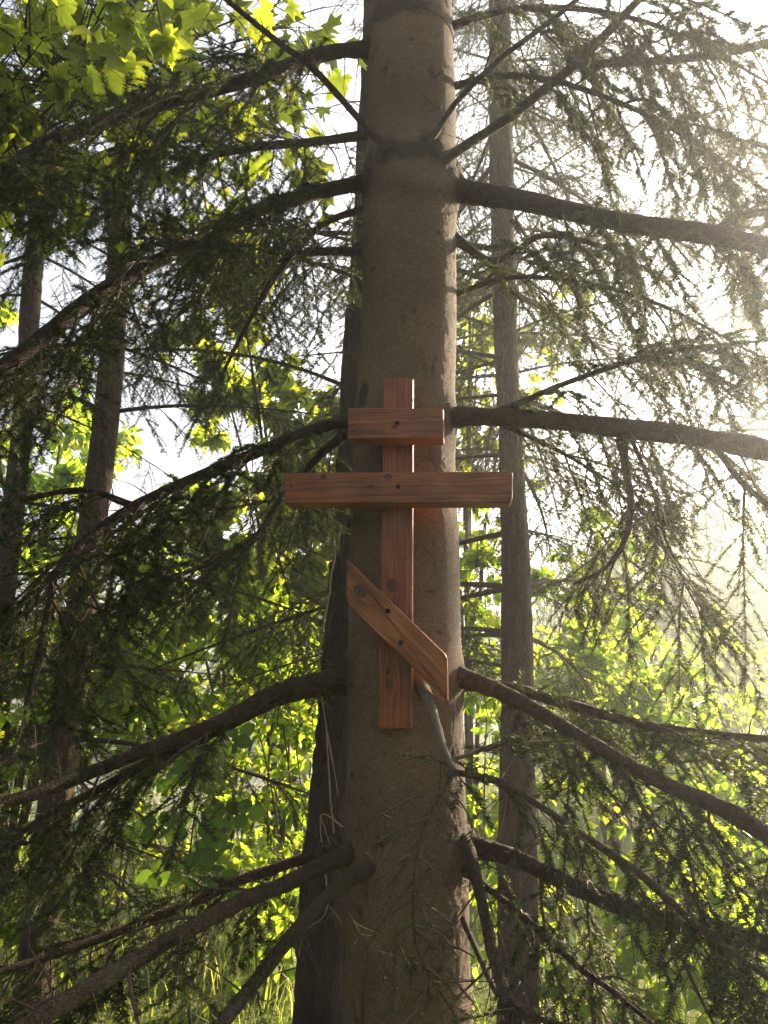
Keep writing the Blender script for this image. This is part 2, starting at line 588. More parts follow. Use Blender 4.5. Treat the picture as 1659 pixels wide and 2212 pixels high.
def grow(path, rad, start=0.12, spacing=0.045, len2=0.42, hang=0.6, len3=0.11, dead=0.12, dens=1550, nl=0.0175, nw=0.0018, tip=True, side_bias=0.0, sp3=0.023, fwd=0.55, K2=7, stubs=1.0):
    """side twigs, twiglets and needles for a spruce limb.  returns twig mesh, needle mesh"""
    path = np.asarray(path, float)
    seg = np.linalg.norm(np.diff(path, axis=0), axis=1)
    cum = np.concatenate([[0], np.cumsum(seg)])
    total = cum[-1]
    s = np.arange(start * total, total * 0.995, spacing)
    s = s + rng.normal(size=len(s)) * spacing * 0.35
    s = np.clip(s, 0, total * 0.998)
    i = np.clip(np.searchsorted(cum, s) - 1, 0, len(path) - 2)
    f = ((s - cum[i]) / np.maximum(seg[i], 1e-6))[:, None]
    p0 = path[i] * (1 - f) + path[i + 1] * f
    T = nrm(path[i + 1] - path[i])
    S = nrm(np.cross(T, np.array([0, 0, 1.0])))
    n = len(s)
    sgn = np.where(np.arange(n) % 2 == 0, 1.0, -1.0)[:, None] + side_bias
    tt = s / total
    d = nrm(T * fwd + S * sgn * (0.55 + 0.4 * rng.random((n, 1))) + np.array([0, 0, -1.0]) * (hang * (0.2 + 0.7 * rng.random((n, 1)))) + rng.normal(size=(n, 3)) * 0.16)
    shape = np.minimum(1.0, 0.35 + 1.6 * tt) * (1.0 - 0.62 * np.clip((tt - 0.55) / 0.45, 0, 1))
    L2 = len2 * shape * (0.45 + 0.75 * rng.random(n))
    sec = curve_polys(p0, d, L2, hang * 0.5 * (0.5 + rng.random(n)), K2, 0.07)
    deadm = rng.random(n) < dead
    # twiglets
    m = np.maximum((L2 / sp3).astype(int), 2)
    idx = np.repeat(np.arange(n), m)
    off = np.concatenate([np.arange(k) for k in m]) if len(m) else np.zeros(0, int)
    t3 = 0.12 + 0.86 * (off + rng.random(len(off)) * 0.6) / np.maximum(m[idx], 1)
    t3 = np.clip(t3, 0, 0.98)
    u = t3 * (K2 - 1)
    k = np.minimum(u.astype(int), K2 - 2)
    f = (u - k)[:, None]
    p3 = sec[idx, k] * (1 - f) + sec[idx, k + 1] * f
    T3 = nrm(sec[idx, k + 1] - sec[idx, k])
    upv = nrm(np.array([0, 0, 1.0]) + 0.5 * T[idx] + rng.normal(size=(len(idx), 3)) * 0.25)
    S3 = nrm(np.cross(T3, upv))
    sg = np.where(off % 2 == 0, 1.0, -1.0)[:, None]
    d3 = nrm(T3 * 0.75 + S3 * sg * 0.75 + rng.normal(size=(len(idx), 3)) * 0.18 + np.array([0, 0, -0.22 * hang]))
    L3 = len3 * (1.15 - 0.75 * t3) * (0.5 + 0.8 * rng.random(len(idx))) * (0.5 + 0.5 * np.minimum(L2[idx] / (0.6 * len2 + 1e-6), 1.3))
    gone = (rng.random(len(idx)) < np.where(deadm[idx], 0.55, 0.10))
    ter = curve_polys(p3, d3, L3, np.full(len(idx), 0.22 * hang), 4, 0.05)[~gone]
    td = deadm[idx][~gone]
    V1, q1 = tubes(sec, 0.0016 + 0.0065 * L2, np.full(n, 0.0007), 4)
    V2, q2 = tubes(ter, np.full(len(ter), 0.0011), np.full(len(ter), 0.0005), 3)
    ks = max(int(total / 0.02 * stubs), 2)
    ki = rng.integers(1, max(2, int(len(path) * 0.85)), ks)
    kd = nrm(rng.normal(size=(ks, 3)) + nrm(path[ki] - path[ki - 1]) * 0.6)
    stub = curve_polys(path[ki], kd, 0.02 + 0.16 * rng.random(ks) ** 2.2 + np.asarray(rad)[ki], np.full(ks, 0.2), 5, 0.12)
    V3, q3 = tubes(stub, 0.0014 + 0.0012 * rng.random(ks), np.full(ks, 0.0005), 4)
    TV = np.vstack([V1, V2, V3])
    TQ = np.vstack([q1, q2 + len(V1), q3 + len(V1) + len(V2)])
    Va, qa = needles_on(ter[~td], dens, nl, nw, 0.0)
    Vb, qb = needles_on(sec[~deadm], dens * 0.8, nl, nw, 0.3)
    Vc, qc = needles_on(ter[td], dens * 0.10, nl, nw, 0.2)
    parts = [(Va, qa), (Vb, qb), (Vc, qc)]
    if tip:
        tp = smooth_path(path[-max(4, len(path) // 3):], 12)[None]
        parts.append(needles_on(tp, dens * 0.8, nl * 1.1, nw, 0.3))
    NV, NQ, o = [], [], 0
    for v, q in parts:
        NV.append(v)
        NQ.append(q + o)
        o += len(v)
    return (TV, TQ), (np.vstack(NV), np.vstack(NQ))


def add_branch(tree, base, pts, mat, foliage=None, fork_of=None, name='branch', n=None, sides=12, seed=1, tip_taper=True):
    """pts rows: photo x, y, distance Y, width in photo pixels"""
    w = []
    for x, y, Y, px in pts:
        p = P(x, y, Y)
        w.append([*p, px * 0.5 * depth_of(p) / FPX])
    w = np.array(w)
    L = np.linalg.norm(np.diff(w[:, :3], axis=0), axis=1).sum()
    n = n or max(14, int(L / 0.025))
    sm = smooth_path(w, n)
    arc = np.linspace(0, L, n)
    for ax_ in range(3):
        sm[:, ax_] += np.minimum(arc * 0.1, 1) * 0.02 * (vnoise(arc * 7.0 + seed * 3.1, arc * 0 + ax_ * 5.3, arc * 0, seed) - 0.5)
    path, rad = sm[:, :3], np.maximum(sm[:, 3], 0.0008)
    if pts[0][3] >= 20:
        rad = rad * (1 + 0.45 * np.exp(-(arc / 0.035) ** 2))
    V, q, t = limb(path, rad, sides, 0.13, seed)
    o = link(name, mesh_data(name, V - base, q, t, mat, True), tree)
    if foliage is not None:
        (TV, TQ), (NV, NQ) = grow(path, rad, **foliage)
        link('twigs', mesh_data('twigs', TV - base, TQ, mats=M['twig'], smooth=True), o)['kind'] = 'stuff'
        nd = link('needles', mesh_data('needles', NV - base, None, NQ, mats=M['needle']), o)
        nd['kind'] = 'stuff'
    return o


def trunk_mesh(rows, sides, dz, amp, freq=(70, 34), base=(0, 0, 0), whorls=(), seed=4, furrow=0.0):
    """rows: x, y, z, radius, from the ground up"""
    rows = np.asarray(rows, float)
    H = rows[-1, 2] - rows[0, 2]
    n = int(H / dz)
    sm = smooth_path(rows, n)
    path, rad = sm[:, :3], sm[:, 3]
    ang = np.arange(sides) * 2 * np.pi / sides
    d = np.stack([np.cos(ang), np.sin(ang), 0 * ang], -1)
    X = rad[:, None] * np.cos(ang)[None]
    Yy = rad[:, None] * np.sin(ang)[None]
    Z = np.broadcast_to(path[:, 2:3], X.shape)
    f1, f2 = freq
    a = vnoise(X * f1, Yy * f1, Z * f2, seed)
    b = vnoise(X * f1 * 2.3, Yy * f1 * 2.3, Z * f2 * 2.2, seed + 1)
    c = vnoise(X * 7, Yy * 7, Z * 2.5, seed + 2)
    flake = np.clip((a * 0.65 + b * 0.35 - 0.42) * 6, 0, 1)
    patch = np.clip((vnoise(X * 9, Yy * 9, Z * 5, seed + 5) - 0.35) * 3, 0.15, 1)
    low = np.clip((1.9 - Z) / 1.2, 0, 1) * 0.8 + 0.6
    r = rad[:, None] + amp * low * patch * (flake - 0.5) + rad[:, None] * 0.10 * (c - 0.5)
    if furrow > 0:
        g = np.abs(vnoise(X * 55, Yy * 55, Z * 6, seed + 9) - 0.5) * 2
        r = r - furrow * np.clip(1 - g * 3.2, 0, 1)
    dark = np.zeros_like(r)
    for (wa, wz, wr, wh, k, swell) in whorls:
        da = np.abs((ang[None] - wa + np.pi) % (2 * np.pi) - np.pi)
        g = np.exp(-(da / wr) ** 2 - ((Z - wz) / wh) ** 2)
        r = r + swell * g
        edge = 0.35 * (vnoise(X * 40, Yy * 40, Z * 40, seed + 3) - 0.5)
        dark = np.maximum(dark, k * np.clip((g + edge * (g > 0.08) - 0.25) * 2.5, 0, 1))
    # small scattered dark scars
    sc = vnoise(X * 34, Yy * 34, Z * 46, seed + 8)
    dark = np.maximum(dark, 0.75 * np.clip((sc - 0.90) * 16, 0, 1))
    # thin vertical cracks, more of them low down
    vc = np.abs(vnoise(X * 60, Yy * 60, Z * 13, seed + 12) - 0.5) * 2
    gate = np.clip((vnoise(X * 16, Yy * 16, Z * 7, seed + 13) - 0.62 + 0.16 * np.clip((1.9 - Z) / 1.0, -0.6, 1)) * 6, 0, 1)
    crk = gate * np.clip(1 - vc * 6.0, 0, 1)
    dark = np.maximum(dark, 0.8 * crk)
    r = r - 0.003 * crk
    r = r - 0.004 * np.clip((sc - 0.90) * 16, 0, 1)
    V = np.stack([path[:, 0:1] + r * np.cos(ang), path[:, 1:2] + r * np.sin(ang), Z + 0 * r], -1).reshape(-1, 3)
    k, s = np.meshgrid(np.arange(n - 1), np.arange(sides), indexing='ij')
    s2 = (s + 1) % sides
    q = np.stack([k * sides + s, k * sides + s2, (k + 1) * sides + s2, (k + 1) * sides + s], -1).reshape(-1, 4)
    return V - np.asarray(base), q, dark.ravel()


def trunk_rows(pix, Y, lo_z, hi_z, hi_r):
    """pix rows: photo x-left, x-right, y.  centre line at distance Y"""
    rows = []
    for xl, xr, y in pix:
        c = P((xl + xr) / 2, y, Y)
        rows.append([c[0], c[1], c[2], (xr - xl) / 2 * depth_of(c) / FPX])
    rows.sort(key=lambda r: r[2])
    a, b = rows[0], rows[1]
    s = (lo_z - a[2]) / (b[2] - a[2])
    rows.insert(0, [a[0] + (b[0] - a[0]) * s * 0.5, a[1], lo_z, a[3] * 1.22])
    e, f = rows[-1], rows[-2]
    s = (hi_z - e[2]) / (e[2] - f[2])
    rows.append([e[0] + (e[0] - f[0]) * s * 0.4, e[1], hi_z, hi_r])
    return rows


def put_attr(me, name, vals):
    a = me.attributes.new(name, 'FLOAT', 'POINT')
    a.data.foreach_set('value', np.asarray(vals, np.float32))


# ------------------------------------------------------------------ the spruce that carries the cross
TY = 2.2
main_pix = [(736, 1016, 2230), (742, 1012, 1900), (750, 1005, 1600), (752, 998, 1400), (757, 992, 1200), (765, 986, 1000), (777, 985, 700), (785, 985, 500), (791, 984, 300), (792, 978, 100), (793, 972, -60)]
rows = trunk_rows(main_pix, TY, -0.1, 7.0, 0.085)
BASE = np.array([rows[0][0], rows[0][1], 0.0])
spruce = root('spruce_tree', BASE, 'large spruce trunk with stout side branches, the wooden cross fixed to its front', 'tree')
WH = []
for (x, y, r, h, k, sw) in [(830, 325, 0.34, 0.05, 0.9, 0.006), (925, 318, 0.36, 0.06, 0.95, 0.012), (965, 350, 0.34, 0.06, 0.9, 0.008), (790, 350, 0.30, 0.05, 0.7, 0.004),
                            (880, 322, 0.5, 0.04, 0.85, 0.004), (985, 412, 0.32, 0.08, 0.8, 0.02), (788, 400, 0.4, 0.07, 0.7, 0.012), (975, 905, 0.3, 0.07, 0.75, 0.016),
                            (770, 900, 0.3, 0.05, 0.6, 0.01), (985, 1462, 0.3, 0.06, 0.5, 0.014), (752, 1460, 0.3, 0.06, 0.45, 0.012), (850, 5, 0.9, 0.05, 0.6, 0.004),
                            (795, 850, 0.2, 0.05, 0.8, -0.004)]:
    c = P(x, y, TY - 0.05)
    cx, cy = rows[5][0], rows[5][1]
    fx = np.clip((x - 882) / 100.0, -0.97, 0.97)
    wa = -math.pi / 2 + math.asin(fx)
    p = P(x, y, TY - 0.155 * math.cos(math.asin(fx)))
    WH.append((wa, p[2], r, h, k, sw))
V, q, dk = trunk_mesh(rows, 170, 0.0105, 0.0034, (110, 75), BASE, WH, 4)
me = mesh_data('trunk', V, q, mats=M['trunk'], smooth=True)
put_attr(me, 'dark', dk)
link('trunk', me, spruce)

F_DENSE = dict(start=0.08, spacing=0.044, len2=0.52, hang=0.5, len3=0.15, dead=0.10)
F_MED = dict(start=0.15, spacing=0.07, len2=0.44, hang=0.5, len3=0.13, dead=0.15)
F_THIN = dict(start=0.2, spacing=0.09, len2=0.36, hang=0.5, len3=0.10, dead=0.45, dens=700)
F_BARE = dict(start=0.25, spacing=0.13, len2=0.25, hang=0.4, len3=0.08, dead=0.9, dens=500, tip=False)

B = lambda pts, mat='branch', fol=None, **k: add_branch(spruce, BASE, pts, M[mat], fol, seed=int(rng.integers(1, 999)), **k)
# left side, from the top of the picture down
B([(800, 104, 2.18, 34), (700, 116, 2.12, 30), (560, 165, 2.05, 29), (400, 210, 1.97, 28), (250, 255, 1.9, 29), (100, 312, 1.8, 32), (0, 385, 1.72, 32), (-160, 520, 1.6, 24), (-300, 680, 1.5, 10)], 'branch', dict(F_DENSE, start=0.08, hang=0.55))
B([(838, 325, 2.02, 22), (780, 262, 2.0, 15), (680, 152, 1.97, 14), (600, 90, 1.94, 13), (490, 0, 1.9, 11), (400, -80, 1.86, 8)], 'branch', F_BARE)
B([(800, 393, 2.19, 38), (720, 408, 2.14, 30), (570, 450, 2.05, 29), (440, 515, 1.97, 29), (330, 570, 1.9, 30), (200, 642, 1.8, 33), (80, 740, 1.7, 35), (-10, 806, 1.62, 34), (-140, 930, 1.5, 24), (-260, 1060, 1.4, 8)], 'branch', dict(F_DENSE, hang=0.55, spacing=0.038))
B([(785, 450, 2.24, 18), (690, 490, 2.3, 14), (600, 590, 2.4, 12), (540, 690, 2.5, 10), (490, 790, 2.55, 6), (450, 880, 2.6, 3)], 'branch', dict(F_DENSE, len2=0.34))
B([(772, 906, 2.19, 34), (700, 920, 2.15, 26), (620, 950, 2.1, 25), (500, 1000, 2.02, 24), (380, 1050, 1.95, 23), (290, 1092, 1.88, 22), (200, 1155, 1.8, 20), (130, 1225, 1.72, 17), (108, 1300, 1.68, 13), (84, 1395, 1.64, 9), (60, 1500, 1.6, 4)], 'branch', dict(F_DENSE, hang=0.5, spacing=0.04))
B([(290, 1092, 1.88, 16), (180, 1058, 1.84, 13), (60, 1078, 1.78, 10), (-60, 1110, 1.72, 6)], 'branch', dict(F_MED))
B([(770, 920, 2.3, 24), (690, 985, 2.36, 18), (600, 1088, 2.44, 16), (555, 1160, 2.5, 14), (440, 1222, 2.54, 12), (330, 1262, 2.56, 9), (200, 1330, 2.56, 4)], 'branch', dict(F_DENSE, spacing=0.036, len2=0.46))
B([(768, 1452, 2.19, 46), (690, 1466, 2.13, 31), (600, 1490, 2.06, 30), (480, 1556, 1.98, 29), (340, 1612, 1.9, 30), (200, 1668, 1.82, 29), (90, 1710, 1.74, 28), (0, 1738, 1.68, 26), (-150, 1800, 1.58, 16), (-260, 1860, 1.5, 5)], 'branch_tan', dict(F_MED, start=0.3, hang=0.55, spacing=0.1))
B([(768, 1478, 2.22, 38), (690, 1492, 2.19, 27), (600, 1514, 2.15, 25), (440, 1592, 2.07, 24), (330, 1642, 2.0, 22), (200, 1712, 1.93, 19), (100, 1762, 1.87, 15), (20, 1820, 1.82, 10), (-60, 1890, 1.78, 4)], 'branch_tan', dict(F_DENSE, start=0.4, hang=0.6, spacing=0.075))
B([(757, 1832, 2.2, 34), (650, 1858, 2.16, 24), (520, 1902, 2.1, 22), (400, 1955, 2.04, 21), (250, 2015, 1.96, 19), (120, 2062, 1.88, 17), (0, 2100, 1.8, 14), (-120, 2150, 1.72, 6)], 'branch_tan', dict(F_DENSE, start=0.18, hang=0.5, len2=0.34, spacing=0.06))
B([(770, 1835, 2.14, 44), (700, 1868, 2.05, 36), (610, 1912, 1.97, 34), (520, 1948, 1.88, 34), (400, 2012, 1.76, 35), (250, 2100, 1.62, 38), (100, 2190, 1.5, 40), (-40, 2280, 1.4, 34), (-160, 2370, 1.3, 12)], 'branch_tan', dict(F_MED, start=0.3, hang=0.5))
B([(822, 1852, 2.17, 34), (795, 1878, 2.05, 31), (720, 1922, 1.96, 28), (640, 2010, 1.86, 29), (560, 2110, 1.76, 31), (480, 2212, 1.66, 33), (400, 2330, 1.56, 28), (350, 2450, 1.5, 10)], 'branch_tan', dict(F_BARE, start=0.1))
# two full boughs reaching back on the left
B([(800, 290, 2.28, 22), (690, 305, 2.42, 18), (560, 318, 2.6, 16), (430, 345, 2.78, 12), (300, 410, 2.95, 6), (220, 470, 3.0, 3)], 'branch', dict(F_DENSE, spacing=0.05, len2=0.46, hang=0.55))
B([(792, 545, 2.28, 20), (680, 545, 2.45, 16), (560, 575, 2.64, 13), (440, 640, 2.8, 9), (340, 720, 2.9, 4)], 'branch', dict(F_DENSE, spacing=0.052, len2=0.42, hang=0.55))
# right side
B([(918, 312, 2.06, 24), (945, 282, 2.06, 14), (990, 216, 2.05, 13), (1080, 128, 2.02, 12), (1190, 45, 1.98, 11), (1250, -5, 1.95, 10), (1340, -80, 1.9, 6)], 'branch', dict(F_THIN, start=0.35))
B([(952, 352, 2.09, 26), (1020, 305, 2.08, 21), (1100, 254, 2.06, 21), (1180, 190, 2.03, 21), (1252, 130, 2.0, 20), (1380, 0, 1.95, 16), (1450, -80, 1.9, 10)], 'branch', dict(F_THIN, start=0.3))
B([(1235, 142, 2.01, 16), (1330, 136, 1.98, 17), (1440, 130, 1.94, 17), (1540, 118, 1.9, 17), (1659, 92, 1.84, 17), (1800, 50, 1.76, 10)], 'branch', dict(F_MED, start=0.05, hang=0.9, len2=0.5))
B([(975, 405, 2.2, 70), (1012, 416, 2.18, 50), (1150, 438, 2.1, 43), (1350, 482, 1.98, 42), (1500, 502, 1.89, 42), (1659, 532, 1.78, 40), (1830, 570, 1.66, 28), (2000, 640, 1.55, 10)], 'branch', dict(F_DENSE, start=0.25, hang=1.0, spacing=0.05, dead=0.3))
B([(1540, 500, 1.87, 18), (1600, 470, 1.84, 17), (1659, 455, 1.8, 16), (1780, 430, 1.72, 8)], 'branch', dict(F_MED))
B([(965, 905, 2.18, 62), (1010, 900, 2.14, 42), (1150, 905, 2.08, 40), (1350, 926, 1.97, 42), (1500, 944, 1.88, 44), (1659, 975, 1.78, 45), (1830, 1020, 1.66, 30), (1980, 1080, 1.55, 10)], 'branch_tan', dict(F_MED, start=0.3, hang=1.1, dead=0.3))
B([(1075, 888, 2.12, 14), (1130, 868, 2.1, 13), (1200, 836, 2.08, 12), (1330, 790, 2.04, 12), (1440, 760, 2.0, 11), (1560, 745, 1.96, 9), (1700, 732, 1.9, 4)], 'branch', dict(F_DENSE, hang=0.7, len2=0.36))
B([(1095, 920, 2.12, 13), (1150, 946, 2.16, 11), (1240, 992, 2.22, 9), (1300, 1035, 2.26, 6), (1360, 1090, 2.3, 3)], 'branch', dict(F_DENSE, len2=0.36))
B([(1342, 945, 1.99, 20), (1352, 1010, 2.02, 18), (1363, 1090, 2.06, 15), (1352, 1160, 2.1, 12), (1310, 1225, 2.14, 9), (1240, 1262, 2.18, 5)], 'branch_tan', dict(F_DENSE, hang=0.9, len2=0.34, fwd=0.8))
B([(1365, 950, 2.0, 9), (1410, 1060, 2.06, 8), (1440, 1170, 2.12, 6), (1500, 1300, 2.18, 4), (1560, 1400, 2.2, 2)], 'branch', dict(F_DENSE, hang=0.9, len2=0.34, fwd=0.9))
B([(1550, 970, 1.86, 16), (1600, 1040, 1.88, 14), (1659, 1092, 1.88, 13), (1760, 1190, 1.86, 6)], 'branch_tan', dict(F_MED, hang=1.1))
B([(972, 1456, 2.16, 60), (1010, 1468, 2.11, 44), (1080, 1494, 2.05, 36), (1150, 1530, 2.0, 33), (1240, 1584, 1.94, 31), (1340, 1642, 1.87, 33), (1450, 1700, 1.8, 37), (1550, 1742, 1.72, 40), (1659, 1806, 1.64, 40), (1800, 1900, 1.54, 26), (1900, 1990, 1.46, 8)], 'branch_tan', dict(F_DENSE, start=0.14, hang=0.7, spacing=0.058))
B([(985, 1470, 2.22, 40), (1060, 1482, 2.2, 30), (1140, 1496, 2.18, 26), (1230, 1522, 2.15, 24), (1400, 1568, 2.1, 22), (1560, 1588, 2.06, 19), (1700, 1600, 2.05, 12), (1840, 1620, 1.98, 4)], 'branch', dict(F_DENSE, start=0.12, hang=0.4, spacing=0.036))
B([(1000, 1826, 2.18, 60), (1050, 1836, 2.13, 42), (1110, 1852, 2.07, 40), (1250, 1918, 1.97, 39), (1400, 1978, 1.87, 40), (1520, 2005, 1.79, 40), (1659, 2040, 1.7, 38), (1800, 2090, 1.6, 24), (1920, 2150, 1.5, 8)], 'branch', dict(F_DENSE, start=0.12, hang=0.9, spacing=0.064))
B([(988, 1790, 2.19, 30), (1012, 1832, 2.09, 26), (1030, 1900, 2.02, 24), (1050, 1990, 1.93, 24), (1070, 2080, 1.85, 25), (1092, 2150, 1.78, 27), (1125, 2230, 1.7, 25), (1160, 2340, 1.6, 10)], 'branch_tan', dict(F_BARE, start=0.2))
B([(1005, 1880, 2.12, 20), (1050, 1916, 2.06, 15), (1130, 1980, 1.97, 15), (1240, 2080, 1.85, 14), (1320, 2140, 1.78, 12), (1420, 2220, 1.7, 7)], 'branch', dict(F_MED, start=0.4, hang=0.7))
B([(1000, 1985, 2.1, 14), (1028, 2050, 2.0, 12), (1060, 2120, 1.9, 12), (1085, 2165, 1.84, 11)], 'branch_tan', None)
B([(1092, 2150, 1.78, 18), (1130, 2188, 1.72, 15), (1210, 2215, 1.66, 13), (1320, 2260, 1.58, 8)], 'branch_tan', dict(F_MED, start=0.1))
B([(975, 510, 2.2, 22), (1055, 562, 2.16, 16), (1110, 545, 2.14, 14), (1180, 508, 2.1, 12), (1320, 540, 2.04, 9), (1450, 620, 2.0, 4)], 'branch', dict(F_MED, hang=0.7))
B([(965, 190, 2.18, 18), (1080, 165, 2.12, 14), (1200, 175, 2.05, 12), (1380, 240, 1.96, 11), (1550, 340, 1.88, 8), (1720, 460, 1.8, 4)], 'branch', dict(F_DENSE, hang=0.8))
B([(972, 640, 2.2, 14), (1100, 600, 2.14, 10), (1260, 610, 2.06, 9), (1430, 660, 1.98, 8), (1660, 780, 1.88, 4)], 'branch', dict(F_MED, hang=0.8))
B([(962, 60, 2.18, 18), (1110, 20, 2.1, 13), (1300, 25, 2.0, 11), (1480, 80, 1.92, 9), (1680, 190, 1.82, 4)], 'branch', dict(F_DENSE, hang=0.8))
# the grey stub under the slanted bar and the drooping spray it feeds
B([(905, 1470, 2.08, 24), (925, 1510, 1.96, 23), (942, 1560, 1.88, 21), (955, 1612, 1.8, 19), (972, 1650, 1.74, 16), (985, 1672, 1.72, 12)], 'branch_grey', None)
B([(982, 1668, 1.72, 11), (958, 1708, 1.69, 9), (925, 1768, 1.66, 8), (902, 1840, 1.63, 7.5), (893, 1920, 1.6, 7), (892, 1992, 1.58, 6.5), (905, 2062, 1.56, 6), (935, 2120, 1.55, 5), (975, 2180, 1.54, 4), (1010, 2250, 1.53, 2.5)], 'branch_tan', dict(start=0.08, spacing=0.038, len2=0.16, hang=0.3, len3=0.05, dead=0.2, dens=500, sp3=0.06, fwd=0.75, nw=0.0014, stubs=0.2))
B([(982, 1668, 1.72, 12), (1035, 1678, 1.72, 15), (1090, 1694, 1.71, 16), (1180, 1750, 1.68, 17), (1300, 1832, 1.63, 17), (1380, 1886, 1.6, 17), (1450, 1950, 1.56, 16), (1560, 2040, 1.5, 14), (1659, 2112, 1.44, 12), (1780, 2200, 1.38, 5)], 'branch_tan', dict(F_DENSE, start=0.05, hang=0.8, spacing=0.06, len2=0.3, len3=0.09))
B([(965, 1640, 1.76, 9), (1010, 1632, 1.78, 9), (1060, 1612, 1.8, 8), (1130, 1604, 1.82, 6), (1230, 1600, 1.84, 3)], 'branch_grey', dict(F_DENSE, len2=0.2, len3=0.07, hang=0.4))
B([(965, 1650, 1.76, 6), (935, 1640, 1.75, 4), (900, 1634, 1.74, 2.5), (872, 1630, 1.73, 1.5)], 'branch_tan', dict(start=0.3, spacing=0.03, len2=0.03, hang=0.1, len3=0.02, dead=0.0, dens=700))


# bare herringbone side twigs of that drooping spray, hanging before the foot of the trunk
for tw in [[(955, 1712), (900, 1720), (850, 1745), (800, 1772), (770, 1795)], [(930, 1765), (870, 1786), (800, 1830), (757, 1885)], [(905, 1840), (860, 1862), (812, 1910), (790, 1955)], [(893, 1920), (850, 1946), (806, 1995)],
           [(892, 1990), (852, 2030), (832, 2080), (815, 2155)], [(905, 2060), (872, 2110), (850, 2185)], [(905, 1850), (945, 1890), (975, 1945)], [(893, 1930), (930, 1960), (975, 2000), (988, 2045)], [(895, 2000), (942, 2012), (972, 2042), (986, 2085)],
           [(935, 2120), (990, 2132), (1025, 2165)], [(922, 2100), (915, 2150), (890, 2215)], [(960, 1700), (1000, 1740), (1020, 1790), (1010, 1830)]]:
    yy = np.linspace(0, 1, len(tw))
    B([(x, y, 1.66 - 0.0003 * (y - 1700) + 0.08 * t, 5.2 * (1 - t) + 2.0 * t) for (x, y), t in zip(tw, yy)], 'branch_grey', dict(start=0.15, stubs=0.0, spacing=0.03, len2=0.035, hang=0.2, len3=0.012, dead=0.35, dens=420, nw=0.0014, sp3=0.02, tip=True), sides=6)


# high whorls above the picture, which keep the sky off the trunk
def proto_branch(L, width, n_pts=26, droop=0.25, lift=0.12, **kw):
    t = np.linspace(0, 1, n_pts)
    path = np.stack([L * t, 0.04 * L * np.sin(t * 3 + rng.random() * 6) * t, L * (lift * t - droop * t * t + 0.06 * t ** 4)], -1)
    rad = width * (1 - 0.9 * t) + 0.0015
    V, q, tr = limb(path, rad, 7, 0.08, int(rng.integers(1, 999)))
    (TV, TQ), (NV, NQ) = grow(path, rad, **kw)
    return (mesh_data('branch', V, q, tr, M['branch'], True), mesh_data('twigs', TV, TQ, mats=M['twig'], smooth=True), mesh_data('needles', NV, None, NQ, mats=M['needle_far']))


FAR = dict(start=0.12, spacing=0.085, len2=0.62, hang=0.65, len3=0.19, dead=0.15, dens=600, nl=0.021, nw=0.0032, sp3=0.04)
PROTO = [proto_branch(1.7, 0.014, **FAR), proto_branch(2.1, 0.017, droop=0.3, **FAR), proto_branch(1.4, 0.011, droop=0.15, **dict(FAR, hang=0.5)),
         proto_branch(1.9, 0.015, droop=0.35, **dict(FAR, dead=0.35, spacing=0.09)), proto_branch(1.6, 0.012, droop=0.4, **dict(FAR, dead=0.7, spacing=0.10, len2=0.45))]


def put_branch(tree, base, at, az, tilt, scale, which):
    data = PROTO[which]
    o = link('branch', data[0], tree, tuple(np.asarray(at) - base))
    o.rotation_euler = (float(rng.normal() * 0.12), -tilt, az)
    o.scale = (scale, scale, scale)
    link('twigs', data[1], o)['kind'] = 'stuff'
    nd = link('needles', data[2], o)
    nd['kind'] = 'stuff'
    return o


for z in np.arange(6.2, 6.9, 0.35):
    cx = np.interp(z, [r[2] for r in rows], [r[0] for r in rows])
    cy = np.interp(z, [r[2] for r in rows], [r[1] for r in rows])
    for k in range(5):
        put_branch(spruce, BASE, (cx, cy, z), rng.random() * 0.6 + k * 1.2566 + z, 0.05, 1.0 - 0.12 * (z - 4.7), int(rng.integers(0, 4)))


